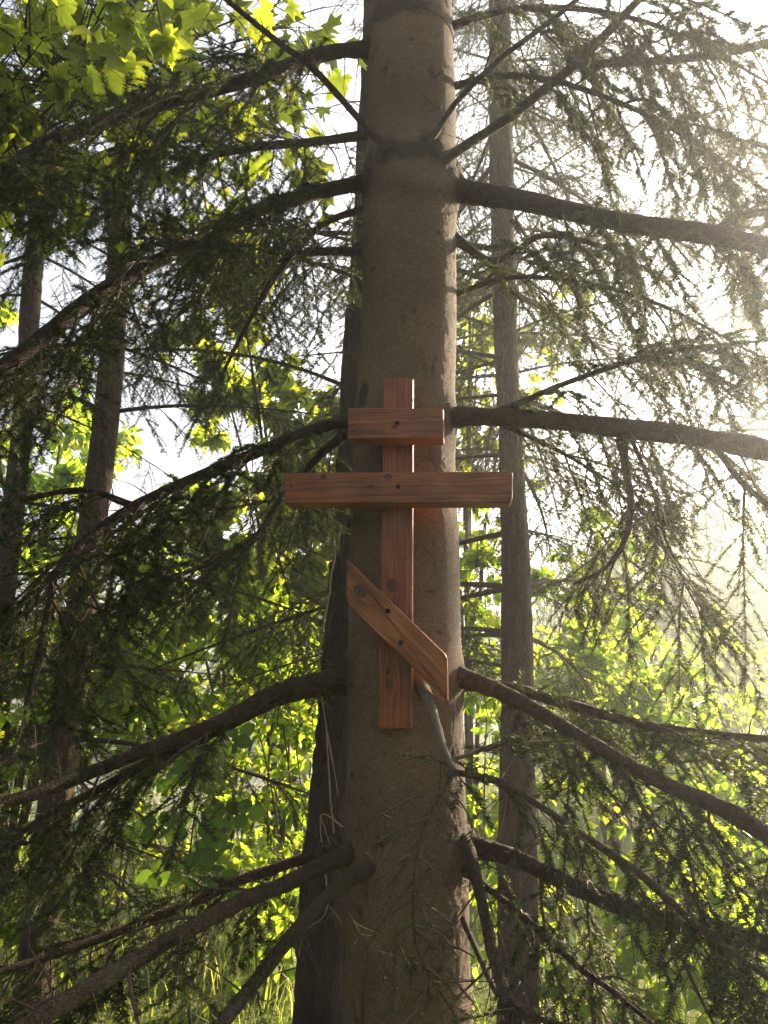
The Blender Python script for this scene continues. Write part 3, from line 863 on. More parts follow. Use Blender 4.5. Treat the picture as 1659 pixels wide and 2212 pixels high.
# ------------------------------------------------------------------ the wooden cross
def wood_material(name, tint, knots=(), along='X', seed=0.0):
    """grain runs along the board's own axis; knots: (u along, v across, radius) in board metres"""
    m, nt, out = mat_new(name)
    L = nt.links
    tc = N(nt, 'ShaderNodeTexCoord')
    sep = N(nt, 'ShaderNodeSeparateXYZ')
    L.new(tc.outputs['Object'], sep.inputs[0])
    u, v, w = sep.outputs['X'], sep.outputs['Z'], sep.outputs['Y']
    wob = N(nt, 'ShaderNodeTexNoise')
    mp = N(nt, 'ShaderNodeMapping')
    mp.inputs['Location'].default_value = (seed, seed * 1.7, seed * 0.6)
    mp.inputs['Scale'].default_value = (3.0, 9.0, 9.0)
    L.new(tc.outputs['Object'], mp.inputs['Vector'])
    L.new(mp.outputs[0], wob.inputs['Vector'])
    wob.inputs['Scale'].default_value = 1.0
    wob.inputs['Detail'].default_value = 3.0
    vv = math_node(nt, 'ADD', v, math_node(nt, 'MULTIPLY', math_node(nt, 'SUBTRACT', wob.outputs['Fac'], 0.5), 0.05))
    kmask = None
    for (ku, kv, kr) in knots:
        du = math_node(nt, 'MULTIPLY', math_node(nt, 'SUBTRACT', u, ku), 0.75)
        dv = math_node(nt, 'SUBTRACT', v, kv)
        d2 = math_node(nt, 'ADD', math_node(nt, 'MULTIPLY', du, du), math_node(nt, 'MULTIPLY', dv, dv))
        g = math_node(nt, 'EXPONENT', math_node(nt, 'MULTIPLY', d2, -1.0 / (2 * (kr * 1.7) ** 2)))
        # push the grain lines round the knot
        sgn = math_node(nt, 'DIVIDE', dv, math_node(nt, 'ADD', math_node(nt, 'ABSOLUTE', dv), kr * 0.5))
        vv = math_node(nt, 'SUBTRACT', vv, math_node(nt, 'MULTIPLY', math_node(nt, 'MULTIPLY', g, sgn), kr * 1.25))
        dist = math_node(nt, 'SQRT', d2)
        mr = N(nt, 'ShaderNodeMapRange')
        mr.inputs['From Min'].default_value = kr * 1.25
        mr.inputs['From Max'].default_value = kr * 0.75
        L.new(dist, mr.inputs['Value'])
        rings = math_node(nt, 'MULTIPLY_ADD', math_node(nt, 'SINE', math_node(nt, 'MULTIPLY', dist, 6.0 / kr * 1.5)), 0.22, 0.72)
        km = math_node(nt, 'MULTIPLY', mr.outputs[0], rings)
        kmask = km if kmask is None else math_node(nt, 'MAXIMUM', kmask, km)
    # growth rings: the board is cut off the heart, so rings widen across it
    r2 = math_node(nt, 'SQRT', math_node(nt, 'ADD', math_node(nt, 'POWER', math_node(nt, 'ADD', vv, 0.012), 2.0), math_node(nt, 'POWER', math_node(nt, 'ADD', w, 0.03), 2.0)))
    ring_ = math_node(nt, 'FRACT', math_node(nt, 'MULTIPLY', r2, 150.0))
    gr = ramp(nt, [(0.0, (0.15, 0.15, 0.15)), (0.55, (0.45, 0.45, 0.45)), (0.88, (1, 1, 1)), (1.0, (0.2, 0.2, 0.2))])
    L.new(ring_, gr.inputs[0])
    fib = N(nt, 'ShaderNodeTexNoise')
    mp2 = N(nt, 'ShaderNodeMapping')
    mp2.inputs['Scale'].default_value = (6.0, 320.0, 320.0)
    L.new(tc.outputs['Object'], mp2.inputs['Vector'])
    L.new(mp2.outputs[0], fib.inputs['Vector'])
    fib.inputs['Scale'].default_value = 1.0
    fib.inputs['Detail'].default_value = 3.0
    blot = N(nt, 'ShaderNodeTexNoise')
    mp3 = N(nt, 'ShaderNodeMapping')
    mp3.inputs['Location'].default_value = (seed * 2, 0, seed)
    mp3.inputs['Scale'].default_value = (7.0, 16.0, 16.0)
    L.new(tc.outputs['Object'], mp3.inputs['Vector'])
    L.new(mp3.outputs[0], blot.inputs['Vector'])
    blot.inputs['Scale'].default_value = 1.0
    blot.inputs['Detail'].default_value = 5.0
    base = mix_rgb(nt, gr.outputs[0], tuple(c * 1.25 for c in tint), tuple(c * f for c, f in zip(tint, (0.62, 0.54, 0.5))))
    fr = ramp(nt, [(0.3, (0.78, 0.76, 0.74)), (0.7, (1.16, 1.14, 1.12))])
    L.new(fib.outputs['Fac'], fr.inputs[0])
    col = mix_rgb(nt, 1.0, base, fr.outputs[0], 'MULTIPLY')
    br = ramp(nt, [(0.32, (0.5, 0.44, 0.42)), (0.62, (1.12, 1.1, 1.08))])
    L.new(blot.outputs['Fac'], br.inputs[0])
    col = mix_rgb(nt, 1.0, col, br.outputs[0], 'MULTIPLY')
    if kmask is not None:
        col = mix_rgb(nt, math_node(nt, 'MINIMUM', math_node(nt, 'MULTIPLY', kmask, 1.3), 0.97), col, (0.032, 0.012, 0.008))
    b = N(nt, 'ShaderNodeBsdfPrincipled')
    b.inputs['Roughness'].default_value = 0.4
    b.inputs['Specular IOR Level'].default_value = 0.4
    L.new(col, b.inputs['Base Color'])
    bp = N(nt, 'ShaderNodeBump')
    bp.inputs['Strength'].default_value = 0.35
    bp.inputs['Distance'].default_value = 0.0015
    hh = math_node(nt, 'ADD', gr.outputs[0], math_node(nt, 'MULTIPLY', fib.outputs['Fac'], 0.6))
    L.new(hh, bp.inputs['Height'])
    L.new(bp.outputs[0], b.inputs['Normal'])
    L.new(b.outputs[0], out.inputs['Surface'])
    return m


def metal_dark():
    m, nt, out = mat_new('dark_sunk_screw')
    b = N(nt, 'ShaderNodeBsdfPrincipled')
    n = N(nt, 'ShaderNodeTexNoise')
    n.inputs['Scale'].default_value = 300.0
    r = ramp(nt, [(0.3, (0.006, 0.005, 0.005)), (0.7, (0.025, 0.02, 0.018))])  # dark of the recessed screw holes put into the disc colour
    nt.links.new(n.outputs['Fac'], r.inputs[0])
    nt.links.new(r.outputs[0], b.inputs['Base Color'])
    b.inputs['Roughness'].default_value = 0.8
    b.inputs['Specular IOR Level'].default_value = 0.1
    nt.links.new(b.outputs[0], out.inputs['Surface'])
    return m


M['screw'] = metal_dark()
import bmesh


def plank(outline, t, bevel, round_pts=None):
    """outline (u, v) polygon in the board plane -> slab of thickness t along -Y..0 with eased edges; rounded corners come in the outline"""
    bm = bmesh.new()
    f = [bm.verts.new((u, 0, v)) for u, v in outline]
    bk = [bm.verts.new((u, t, v)) for u, v in outline]
    n = len(outline)
    bm.faces.new(f)
    bm.faces.new(bk[::-1])
    for i in range(n):
        j = (i + 1) % n
        bm.faces.new((f[j], f[i], bk[i], bk[j]))
    bmesh.ops.recalc_face_normals(bm, faces=bm.faces)
    bmesh.ops.bevel(bm, geom=[e for e in bm.edges if not (e.verts[0].co.y != e.verts[1].co.y)], offset=bevel, segments=3, profile=0.5, affect='EDGES')
    # fine cuts along the slab so that it is never perfectly straight
    me = bpy.data.meshes.new('plank')
    bm.to_mesh(me)
    bm.free()
    for p in me.polygons:
        p.use_smooth = False
    return me


def rounded(poly, rads, seg=5):
    out = []
    n = len(poly)
    for i in range(n):
        a, b, c = np.array(poly[i - 1]), np.array(poly[i]), np.array(poly[(i + 1) % n])
        r = rads[i]
        d1, d2 = (a - b) / np.linalg.norm(a - b), (c - b) / np.linalg.norm(c - b)
        if r <= 0:
            out.append(tuple(b))
            continue
        for s in np.linspace(0, 1, seg):
            p, q_ = b + d1 * r, b + d2 * r
            out.append(tuple((1 - s) ** 2 * p + 2 * s * (1 - s) * b + s * s * q_))
    return out


YAW = math.radians(-5.0)
c_mid = P(857, 1050, 2.0)
CROSS = np.array([c_mid[0], 1.995, 0.0])       # a vertical line on the upright's front face
ca, sa = math.cos(YAW), math.sin(YAW)
AXU = np.array([ca, sa, 0.0])                   # along the bars, to the right
AXN = np.array([sa, -ca, 0.0])                  # out of the front


def on_plane(x, y, out):
    """photo point on the plane 'out' metres in front of the upright's face -> (u, z)"""
    o = CROSS + AXN * out
    a = (x - 829.5) / FPX
    b = -(y - 1106.0) / FPX
    d = np.array([a, CP - b * SP, SP + b * CP])
    t = ((o - EYE) @ AXN) / (d @ AXN)
    p = EYE + d * t
    return float((p - CROSS) @ AXU), float(p[2])


cz = on_plane(857, 1200, 0)[1]
cross = root('wooden_cross', (CROSS[0], CROSS[1], cz), 'reddish brown wooden cross of three bars screwed to the spruce trunk', 'cross')
cross.rotation_euler = (0, 0, YAW)
T1 = 0.042
T2 = 0.058


def board(name, pts, out, rads, mat, axis_angle=0.0, label=None, screws=(), bevel=0.0035, thick=None):
    """pts: photo corners of the front face; out: how far the front lies before the upright's face"""
    uv = [on_plane(x, y, out) for x, y in pts]
    uv = [(u, z - cz) for u, z in uv]
    cu = sum(u for u, z in uv) / len(uv)
    cv = sum(z for u, z in uv) / len(uv)
    c, s = math.cos(axis_angle), math.sin(axis_angle)
    loc = [((u - cu) * c + (z - cv) * s, -(u - cu) * s + (z - cv) * c) for u, z in uv]
    me = plank(rounded(loc, rads), thick or T1, bevel)
    kn = []
    for (x, y, r) in mat[1]:
        u, z = on_plane(x, y, out)
        u, z = u - cu, z - cz - cv
        kn.append((u * c + z * s, -u * s + z * c, r))
    me.materials.append(wood_material('stained_' + name, mat[0], kn, seed=mat[2]))
    o = link(name, me, cross, (cu, -out, cv))
    o.rotation_euler = (0, -axis_angle, 0)
    if label:
        o['label'] = label
    for (x, y, r) in screws:
        u, z = on_plane(x, y, out)
        u, z = u - cu, z - cz - cv
        bm = bmesh.new()
        ringv = []
        for (rr, dy) in ((r * 1.0, -0.0004), (r * 0.9, -0.0010), (r * 0.6, -0.0008), (r * 0.3, -0.0004)):
            ringv.append([bm.verts.new((rr * math.cos(a), dy, rr * math.sin(a))) for a in np.arange(20) * math.pi / 10])
        base_ring = [bm.verts.new((r * math.cos(a), 0.004, r * math.sin(a))) for a in np.arange(20) * math.pi / 10]
        allr = [base_ring] + ringv
        for A_, B_ in zip(allr[:-1], allr[1:]):
            for k in range(20):
                bm.faces.new((A_[k], A_[(k + 1) % 20], B_[(k + 1) % 20], B_[k]))
        bm.faces.new(allr[-1])
        bmesh.ops.recalc_face_normals(bm, faces=bm.faces)
        sm = bpy.data.meshes.new('screw')
        bm.to_mesh(sm)
        bm.free()
        sm.materials.append(M['screw'])
        link('screw', sm, o, (u * c + z * s, 0, -u * s + z * c))
    return o


RED = (0.265, 0.098, 0.044)
UPR = (0.26, 0.082, 0.03)
ORG = (0.335, 0.132, 0.05)
board('upright_beam', [(828, 815), (893, 815), (890.5, 1576), (817, 1573)], 0.0, (0.006, 0.01, 0.006, 0.006), (UPR, [(847, 1264, 0.013), (840, 1477, 0.009), (838, 1450, 0.006)], 0.3), math.pi / 2)
board('top_crossbar', [(752, 881), (958, 881), (959, 947), (751, 948)], T2, (0.004, 0.008, 0.006, 0.006), (RED, [(852, 922, 0.006), (762, 932, 0.004)], 1.7), 0.0, None, [(858, 914, 0.0068)], thick=T2)
board('main_crossbar', [(612, 1021), (1108, 1018), (1107, 1086), (613, 1087)], T2, (0.005, 0.006, 0.014, 0.012), (RED, [(838, 1030, 0.008), (629, 1050, 0.004), (698, 1030, 0.006), (800, 1052, 0.005)], 2.9), 0.0, None, [(860, 1051, 0.0068)], thick=T2)
pA, pB = on_plane(749, 1207, T2), on_plane(967, 1415, T2)
ang = math.atan2(pB[1] - pA[1], pB[0] - pA[0])
board('slanted_footrest', [(749, 1207), (967, 1417), (968, 1516), (747, 1302)], T2, (0.003, 0.014, 0.003, 0.022), (ORG, [(778, 1277, 0.014)], 4.2), ang, 'lighter orange brown slanted lower bar with a large knot', [(838, 1320, 0.0068), (866, 1388, 0.0068)], thick=T2)

# ------------------------------------------------------------------ other conifer trunks behind
def conifer(label, pix, Y, hi_z, hi_r, mat, name='spruce_tree', sides=32, dz=0.045, amp=0.006, furrow=0.006, whorl_from=1.0, whorl_to=6.0, step=0.4, per=3, az_ok=None, scale=(0.7, 1.0), kinds=(0, 1, 2, 3, 4), group='conifers behind the cross', tilt=(-0.2, 0.15), seed=20):
    c0 = P((pix[0][0] + pix[0][1]) / 2, pix[0][2], Y)
    gz = float(ground_z(c0[0], c0[1]))
    rws = trunk_rows(pix, Y, gz - 0.1, hi_z, hi_r)
    base = np.array([rws[0][0], rws[0][1], gz])
    t = root(name, base, label, 'tree', group)
    V, q, dk = trunk_mesh(rws, sides, dz, amp, (60, 22), base, (), seed, furrow)
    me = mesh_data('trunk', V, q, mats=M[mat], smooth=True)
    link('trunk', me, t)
    zz = [r[2] for r in rws]
    nd = 46
    dzs = rng.uniform(gz + 0.3, min(hi_z, 6.0), nd)
    dang = rng.random(nd) * 6.2832
    dd = nrm(np.stack([np.cos(dang), np.sin(dang), rng.normal(size=nd) * 0.3], -1))
    dp = np.stack([np.interp(dzs, zz, [r[0] for r in rws]), np.interp(dzs, zz, [r[1] for r in rws]), dzs], -1)
    dpol = curve_polys(dp, dd, np.interp(dzs, zz, [r[3] for r in rws]) + 0.03 + 0.35 * rng.random(nd) ** 2, np.full(nd, 0.15), 6, 0.1)
    Vd, qd = tubes(dpol, 0.003 + 0.003 * rng.random(nd), np.full(nd, 0.001), 5)
    link('dead_twigs', mesh_data('dead_twigs', Vd - base, qd, mats=M['twig'], smooth=True), t)['kind'] = 'stuff'
    for z in np.arange(whorl_from, whorl_to, step):
        z = z + rng.normal() * 0.06
        cx, cy = np.interp(z, zz, [r[0] for r in rws]), np.interp(z, zz, [r[1] for r in rws])
        a0 = rng.random() * 6.28
        for k in range(per):
            az = (a0 + k * 6.2832 / per + rng.normal() * 0.25) % 6.2832
            if az_ok is not None and not az_ok(math.degrees(az), z):
                continue
            put_branch(t, base, (cx, cy, z), az, rng.uniform(*tilt), rng.uniform(*scale), int(rng.choice(kinds)))
    return t


# right trunk: keep the side towards the camera mostly clear (azimuth 270 looks at us)
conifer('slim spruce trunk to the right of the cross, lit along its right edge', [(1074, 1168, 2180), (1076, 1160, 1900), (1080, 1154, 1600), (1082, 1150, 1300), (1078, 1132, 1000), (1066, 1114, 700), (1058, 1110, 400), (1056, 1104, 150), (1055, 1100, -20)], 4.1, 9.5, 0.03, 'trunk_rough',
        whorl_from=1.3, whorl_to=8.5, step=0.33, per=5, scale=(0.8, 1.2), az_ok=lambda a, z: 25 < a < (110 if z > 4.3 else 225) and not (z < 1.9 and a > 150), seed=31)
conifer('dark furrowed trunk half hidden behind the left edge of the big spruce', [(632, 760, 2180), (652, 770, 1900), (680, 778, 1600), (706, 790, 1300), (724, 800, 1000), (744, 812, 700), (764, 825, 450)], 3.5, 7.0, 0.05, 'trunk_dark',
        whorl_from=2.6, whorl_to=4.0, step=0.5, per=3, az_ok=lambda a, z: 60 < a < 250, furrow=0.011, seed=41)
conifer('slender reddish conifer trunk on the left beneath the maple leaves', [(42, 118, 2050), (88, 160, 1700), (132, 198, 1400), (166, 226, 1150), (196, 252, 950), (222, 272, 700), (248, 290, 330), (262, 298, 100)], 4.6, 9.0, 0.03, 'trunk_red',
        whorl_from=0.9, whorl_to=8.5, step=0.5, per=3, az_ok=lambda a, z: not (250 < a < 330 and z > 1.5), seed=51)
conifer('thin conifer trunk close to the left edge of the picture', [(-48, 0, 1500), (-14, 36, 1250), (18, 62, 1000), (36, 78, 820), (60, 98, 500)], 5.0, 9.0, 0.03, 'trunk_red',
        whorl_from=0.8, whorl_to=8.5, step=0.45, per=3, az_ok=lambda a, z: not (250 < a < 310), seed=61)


conifer('farther spruce hidden behind the slim trunk, its boughs fanning out to the right', [(1092, 1150, 1700), (1090, 1138, 1300), (1084, 1124, 900), (1076, 1110, 500)], 7.2, 9.5, 0.03, 'trunk_rough', whorl_from=4.0, whorl_to=9.2, step=0.42, per=5, scale=(0.8, 1.2), kinds=(0, 1, 3, 4), seed=81)
conifer('spruce beyond the right edge whose boughs fill the upper right corner', [(1760, 1830, 1700), (1740, 1800, 1200), (1712, 1765, 700), (1690, 1735, 200)], 7.6, 9.5, 0.03, 'trunk_rough', whorl_from=4.0, whorl_to=9.0, step=0.36, per=6, scale=(0.9, 1.3), kinds=(0, 1, 3, 4), az_ok=lambda a, z: 90 < a < 260, seed=91)

# unseen conifers added behind the viewer to shade the near face of the big spruce
for (bx, by, lab) in [(-1.9, -1.6, 'added unseen spruce behind the viewer on the left, shading the trunk'), (1.4, -2.6, 'added unseen spruce behind the viewer on the right, shading the trunk')]:
    bs = np.array([bx, by, float(ground_z(bx, by))])
    t = root('spruce_tree', bs, lab, 'tree', 'added shade conifers behind the viewer')
    V, q, dk = trunk_mesh([[bx, by, bs[2] - 0.1, 0.17], [bx, by, bs[2] + 2, 0.14], [bx + 0.05, by, bs[2] + 5, 0.1], [bx + 0.05, by, bs[2] + 8.5, 0.04]], 24, 0.06, 0.006, (40, 15), bs, (), 71)
    link('trunk', mesh_data('trunk', V, q, mats=M['trunk_rough'], smooth=True), t)
    for z in np.arange(1.6, 8.2, 0.42):
        for k in range(5):
            az = rng.random() * 0.8 + k * 1.2566 + z * 2
            e = np.array([bx + math.cos(az) * 1.8, by + math.sin(az) * 1.8])
            if e[1] > 0.2 and abs(e[0]) < 1.2 + 0.5 * e[1] and z < 5.5:
                continue
            put_branch(t, bs, (bx, by, z), az, 0.02, 1.1 - 0.05 * z, int(rng.integers(0, 3)))


# ------------------------------------------------------------------ leaves
def grid_leaf(ts, hw, fold=0.18, droop=0.16, wave=0.0):
    """leaf along +Y, width X, normal Z, folded along its midrib"""
    V, q, t = [], [], []
    for k, (a, w) in enumerate(zip(ts, hw)):
        z = -droop * a * a
        V += [(-w, a, z + fold * w + wave * math.sin(k * 2.1)), (0, a, z), (w, a, z + fold * w - wave * math.sin(k * 1.7))]
    for k in range(len(ts) - 1):
        b = 3 * k
        q += [(b, b + 1, b + 4, b + 3), (b + 1, b + 2, b + 5, b + 4)]
    return np.array(V, float), np.array(q), np.zeros((0, 3), int)


LEAF_OVATE = grid_leaf([0, 0.18, 0.5, 0.82, 1.0], [0.004, 0.25, 0.34, 0.15, 0.004])
LEAF_MID = grid_leaf([0, 0.22, 0.6, 1.0], [0.004, 0.27, 0.31, 0.004])
LEAF_ROUND = grid_leaf([0, 0.1, 0.38, 0.72, 0.92, 1.0], [0.005, 0.26, 0.42, 0.37, 0.18, 0.03], 0.14, 0.12)
LEAF_LOW = grid_leaf([0, 0.4, 1.0], [0.01, 0.32, 0.01])
LEAF_NARROW = grid_leaf([0, 0.4, 1.0], [0.01, 0.09, 0.005], 0.1, 0.2)


def maple_leaf():
    lobes = [(0, 1.0, 0.30), (52, 0.86, 0.30), (-52, 0.86, 0.30), (108, 0.55, 0.22), (-108, 0.55, 0.22)]
    prof = []
    # outline going round from the base notch, right side then mirrored: (angle from the leaf axis, radius)
    right = [(172, 0.10), (142, 0.40), (124, 0.50), (112, 0.66), (102, 0.54), (94, 0.60), (86, 0.50), (80, 0.52), (73, 0.68), (67, 0.70), (59, 0.86), (51, 0.98), (46, 0.82), (41, 0.82), (37, 0.64), (31, 0.54), (26, 0.62), (21, 0.80), (15, 0.82), (10, 0.97), (4, 0.99)]
    for a, r in right:
        prof.append((math.radians(a), r))
    prof.append((0.0, 1.14))
    for a, r in right[::-1]:
        prof.append((-math.radians(a), r))
    C = (0.0, 0.0)
    V = [(0, 0.0, 0.0)]
    vein = [1.0]
    for a, r in prof:
        x, y = r * math.sin(a), r * math.cos(a)
        z = -0.16 * r * r + 0.05 * math.cos(a * 7.2)
        V.append((x, y, z))
        vein.append(0.25 if r > 0.5 else 0.05)
    n = len(prof)
    tr = [(0, i + 1, i + 2) for i in range(n - 1)]
    V = np.array(V, float)
    V[:, 1] += 0.1
    return V, np.zeros((0, 4), int), np.array(tr), np.array(vein)


LEAF_MAPLE = maple_leaf()


def maple_low():
    prof = [(165, 0.14), (112, 0.64), (82, 0.5), (50, 0.96), (30, 0.55), (0, 1.12), (-30, 0.55), (-50, 0.96), (-82, 0.5), (-112, 0.64), (-165, 0.14)]
    V = [(0, 0, 0)] + [(r * math.sin(math.radians(a)), r * math.cos(math.radians(a)), -0.16 * r * r) for a, r in prof]
    V = np.array(V, float)
    V[:, 1] += 0.1
    return V, np.zeros((0, 4), int), np.array([(0, i + 1, i + 2) for i in range(len(prof) - 1)]), np.array([1.0] + [0.15] * len(prof))


LEAF_MAPLE_LOW = maple_low()


def leaf_frames(p, axis, nor, size):
    y = nrm(axis)
    x = nrm(np.cross(y, nor))
    z = np.cross(x, y)
    return x, y, z


def leaf_mass(tmpl, p, axis, nor, size):
    V, q, t = tmpl[0], tmpl[1], tmpl[2]
    x, y, z = leaf_frames(p, axis, nor, size)
    s = np.asarray(size).reshape(-1, 1, 1)
    W = p[:, None, :] + s * (V[None, :, 0:1] * x[:, None] + V[None, :, 1:2] * y[:, None] + V[None, :, 2:3] * z[:, None])
    n, m = len(p), len(V)
    off = (np.arange(n) * m)[:, None, None]
    Q = (q[None] + off).reshape(-1, 4) if len(q) else None
    T = (t[None] + off).reshape(-1, 3) if len(t) else None
    return W.reshape(-1, 3), Q, T


LEAF_MESH = {}


def leaf_object(kind, tmpl, mat, parent, base, p, x, y, z, s):
    key = (kind, mat)
    if key not in LEAF_MESH:
        me = mesh_data(kind, tmpl[0], tmpl[1] if len(tmpl[1]) else None, tmpl[2] if len(tmpl[2]) else None, M[mat], True)
        if len(tmpl) > 3:
            put_attr(me, 'vein', tmpl[3])
        LEAF_MESH[key] = me
    o = bpy.data.objects.new(kind, LEAF_MESH[key])
    COL.objects.link(o)
    o.parent = parent
    m = Matrix(((x[0] * s, y[0] * s, z[0] * s, p[0] - base[0]), (x[1] * s, y[1] * s, z[1] * s, p[1] - base[1]), (x[2] * s, y[2] * s, z[2] * s, p[2] - base[2]), (0, 0, 0, 1)))
    o.matrix_local = m
    return o


def in_view(p, margin=1.08):
    d = p - EYE
    dep = d[:, 1] * CP + d[:, 2] * SP
    up = -d[:, 1] * SP + d[:, 2] * CP
    return (dep > 0.3) & (np.abs(d[:, 0] / dep) < 0.5 * margin) & (np.abs(up / dep) < 0.666 * margin), dep


def leafy(name, label, cat, base, stems, n_leaf, size, tmpl, mat_one, mat_mass, group=None, singles=0, leaf_name='leaf', sub=10, sub_len=0.5, low_t=0.15, bark='twig', droop=0.25, axis_out=0.6, stem_name='stem', clear_near=None, mass_tmpl=None):
    """a shrub, sapling or tree: stems (lists of world x,y,z,r rows), twigs off them, leaves on the twigs"""
    base = np.asarray(base, float)
    t = root(name, base, label, cat, group)
    P0, D0, LEN = [], [], []
    for st in stems:
        sm = smooth_path(np.asarray(st, float), max(10, int(len(st) * 6)))
        V, q, tr = limb(sm[:, :3], np.maximum(sm[:, 3], 0.0015), 7, 0.08, int(rng.integers(1, 99)))
        link(stem_name, mesh_data(stem_name, V - base, q, tr, M[bark], True), t)
        K = len(sm)
        T = nrm(np.gradient(sm[:, :3], axis=0))
        tt = low_t + (1 - low_t) * rng.random(sub) ** 0.8
        u = tt * (K - 1)
        k = np.minimum(u.astype(int), K - 2)
        f = (u - k)[:, None]
        P0.append(sm[k, :3] * (1 - f) + sm[k + 1, :3] * f)
        rnd = nrm(rng.normal(size=(sub, 3)) * np.array([1, 1, 0.55]))
        D0.append(nrm(T[k] * 0.45 + rnd))
        LEN.append(sub_len * (0.45 + 0.75 * rng.random(sub)) * (1.1 - 0.5 * tt))
    P0, D0, LEN = np.vstack(P0), np.vstack(D0), np.concatenate(LEN)
    sec = curve_polys(P0, D0, LEN, np.full(len(P0), droop), 7, 0.09)
    # second order twigs
    m2 = 3
    idx = np.repeat(np.arange(len(sec)), m2)
    kk = rng.integers(1, 6, len(idx))
    ps = sec[idx, kk]
    ds = nrm(nrm(sec[idx, kk + 0] - sec[idx, kk - 1]) * 0.7 + rng.normal(size=(len(idx), 3)) * 0.5)
    ter = curve_polys(ps, ds, LEN[idx] * (0.3 + 0.3 * rng.random(len(idx))), np.full(len(idx), droop), 5, 0.08)
    V1, q1 = tubes(sec, 0.0018 + 0.004 * LEN, np.full(len(sec), 0.0008), 4)
    V2, q2 = tubes(ter, np.full(len(ter), 0.0014), np.full(len(ter), 0.0007), 3)
    link('twigs', mesh_data('twigs', np.vstack([V1, V2]) - base, np.vstack([q1, q2 + len(V1)]), mats=M[bark], smooth=True), t)['kind'] = 'stuff'
    # leaves
    nA = int(n_leaf * 0.45)
    nB = n_leaf - nA

    def pick(polys, n, lo):
        i = rng.integers(0, len(polys), n)
        K = polys.shape[1]
        u = np.minimum((lo + (1 - lo) * rng.random(n)) * (K - 1), K - 1.001)
        k = u.astype(int)
        f = (u - k)[:, None]
        return polys[i, k] * (1 - f) + polys[i, k + 1] * f, nrm(polys[i, k + 1] - polys[i, k])
    pa, ta = pick(sec, nA, 0.25)
    pb, tb = pick(ter, nB, 0.1)
    p, tg = np.vstack([pa, pb]), np.vstack([ta, tb])
    n = len(p)
    ax = nrm(tg * 0.5 + rng.normal(size=(n, 3)) * axis_out + np.array([0, 0, -0.35]))
    nor = nrm(rng.normal(size=(n, 3)) * 0.55 + np.array([0.0, 0.0, 1.0]))
    p = p + ax * 0.25 * size
    s = size * (0.6 + 0.7 * rng.random(n))
    if clear_near is not None:
        keep = ~clear_near(p)
        p, ax, nor, s = p[keep], ax[keep], nor[keep], s[keep]
        n = len(p)
    x, y, z = leaf_frames(p, ax, nor, s)
    one = np.zeros(n, bool)
    if singles:
        vis, dep = in_view(p)
        big = np.where(vis, s / np.maximum(dep, 0.2), 0)
        one[np.argsort(-big)[:singles]] = True
        one &= vis
        for i in np.nonzero(one)[0]:
            leaf_object(leaf_name, tmpl, mat_one, t, base, p[i], x[i], y[i], z[i], s[i])
    r = ~one
    tmpl = mass_tmpl or tmpl
    if r.sum():
        V, Q, T = leaf_mass(tmpl, p[r], ax[r], nor[r], s[r])
        me = mesh_data('foliage', V - base, Q, T, M[mat_mass], True)
        if len(tmpl) > 3:
            put_attr(me, 'vein', np.tile(tmpl[3], int(r.sum())))
        link('foliage', me, t)['kind'] = 'stuff'
    return t


def stem_to(x, y, Y, base, r0=0.012, bend=0.12, n=5, tip_r=0.002):
    """a stem from the base on the ground to the photo point x, y at distance Y"""
    a, b = np.asarray(base, float), P(x, y, Y)
    rowsS = []
    side = rng.normal(size=3) * bend * np.linalg.norm(b - a)
    for t in np.linspace(0, 1, n):
        p = a * (1 - t) + b * t + side * math.sin(t * math.pi) * 0.5
        rowsS.append([*p, r0 * (1 - t) + tip_r * t])
    return rowsS


def gbase(x, y):
    return np.array([x, y, float(ground_z(x, y))])


# maple at the upper left: trunk stands outside the picture, its limbs reach in
mb = gbase(-2.7, 3.3)
lim = []
trunk_top = mb + np.array([0.1, 0.1, 5.2])
lim.append([[*mb, 0.11], [*(mb + np.array([0.03, 0.03, 1.6])), 0.095], [*(mb + np.array([0.08, 0.06, 3.4])), 0.075], [*trunk_top, 0.05], [*(trunk_top + np.array([0.1, 0.3, 1.8])), 0.02]])
for (x, y, Y, h, r) in [(330, -30, 2.7, 2.9, 0.016), (470, 60, 2.9, 3.1, 0.016), (180, 60, 2.5, 2.6, 0.014), (120, 200, 2.6, 2.4, 0.012), (620, 0, 3.2, 3.4, 0.016), (700, 230, 3.5, 3.3, 0.014), (330, 180, 2.8, 2.7, 0.012), (40, -60, 2.4, 2.6, 0.012), (90, 90, 2.3, 2.5, 0.012), (240, 110, 2.35, 2.6, 0.012), (420, 150, 2.5, 2.8, 0.012), (40, 230, 2.4, 2.3, 0.01), (760, 120, 3.7, 3.7, 0.013), (560, 90, 2.9, 3.2, 0.012), (660, 40, 3.1, 3.4, 0.012), (560, 230, 3.3, 3.0, 0.012), (240, 20, 2.5, 2.8, 0.012)]:
    a = mb + np.array([0.06, 0.05, h])
    b = P(x, y, Y)
    c = (a + b) / 2 + np.array([0, 0, 0.35])
    lim.append([[*a, r], [*((a + c) / 2 + np.array([0, 0, 0.08])), r * 0.85], [*c, r * 0.65], [*((b + c) / 2 + np.array([0, 0, 0.03])), r * 0.4], [*b, r * 0.15]])
leafy('maple_tree', 'maple with large lobed yellow green leaves hanging in at the upper left', 'tree', mb, lim, 1000, 0.08, LEAF_MAPLE, 'maple', 'maple_mass', mass_tmpl=LEAF_MAPLE_LOW, singles=300, sub=15, sub_len=0.85, low_t=0.6, droop=0.35, bark='branch', stem_name='limb', axis_out=0.45,
      clear_near=lambda p: (p[:, 1] < 2.0) | (p[:, 2] < 2.35))

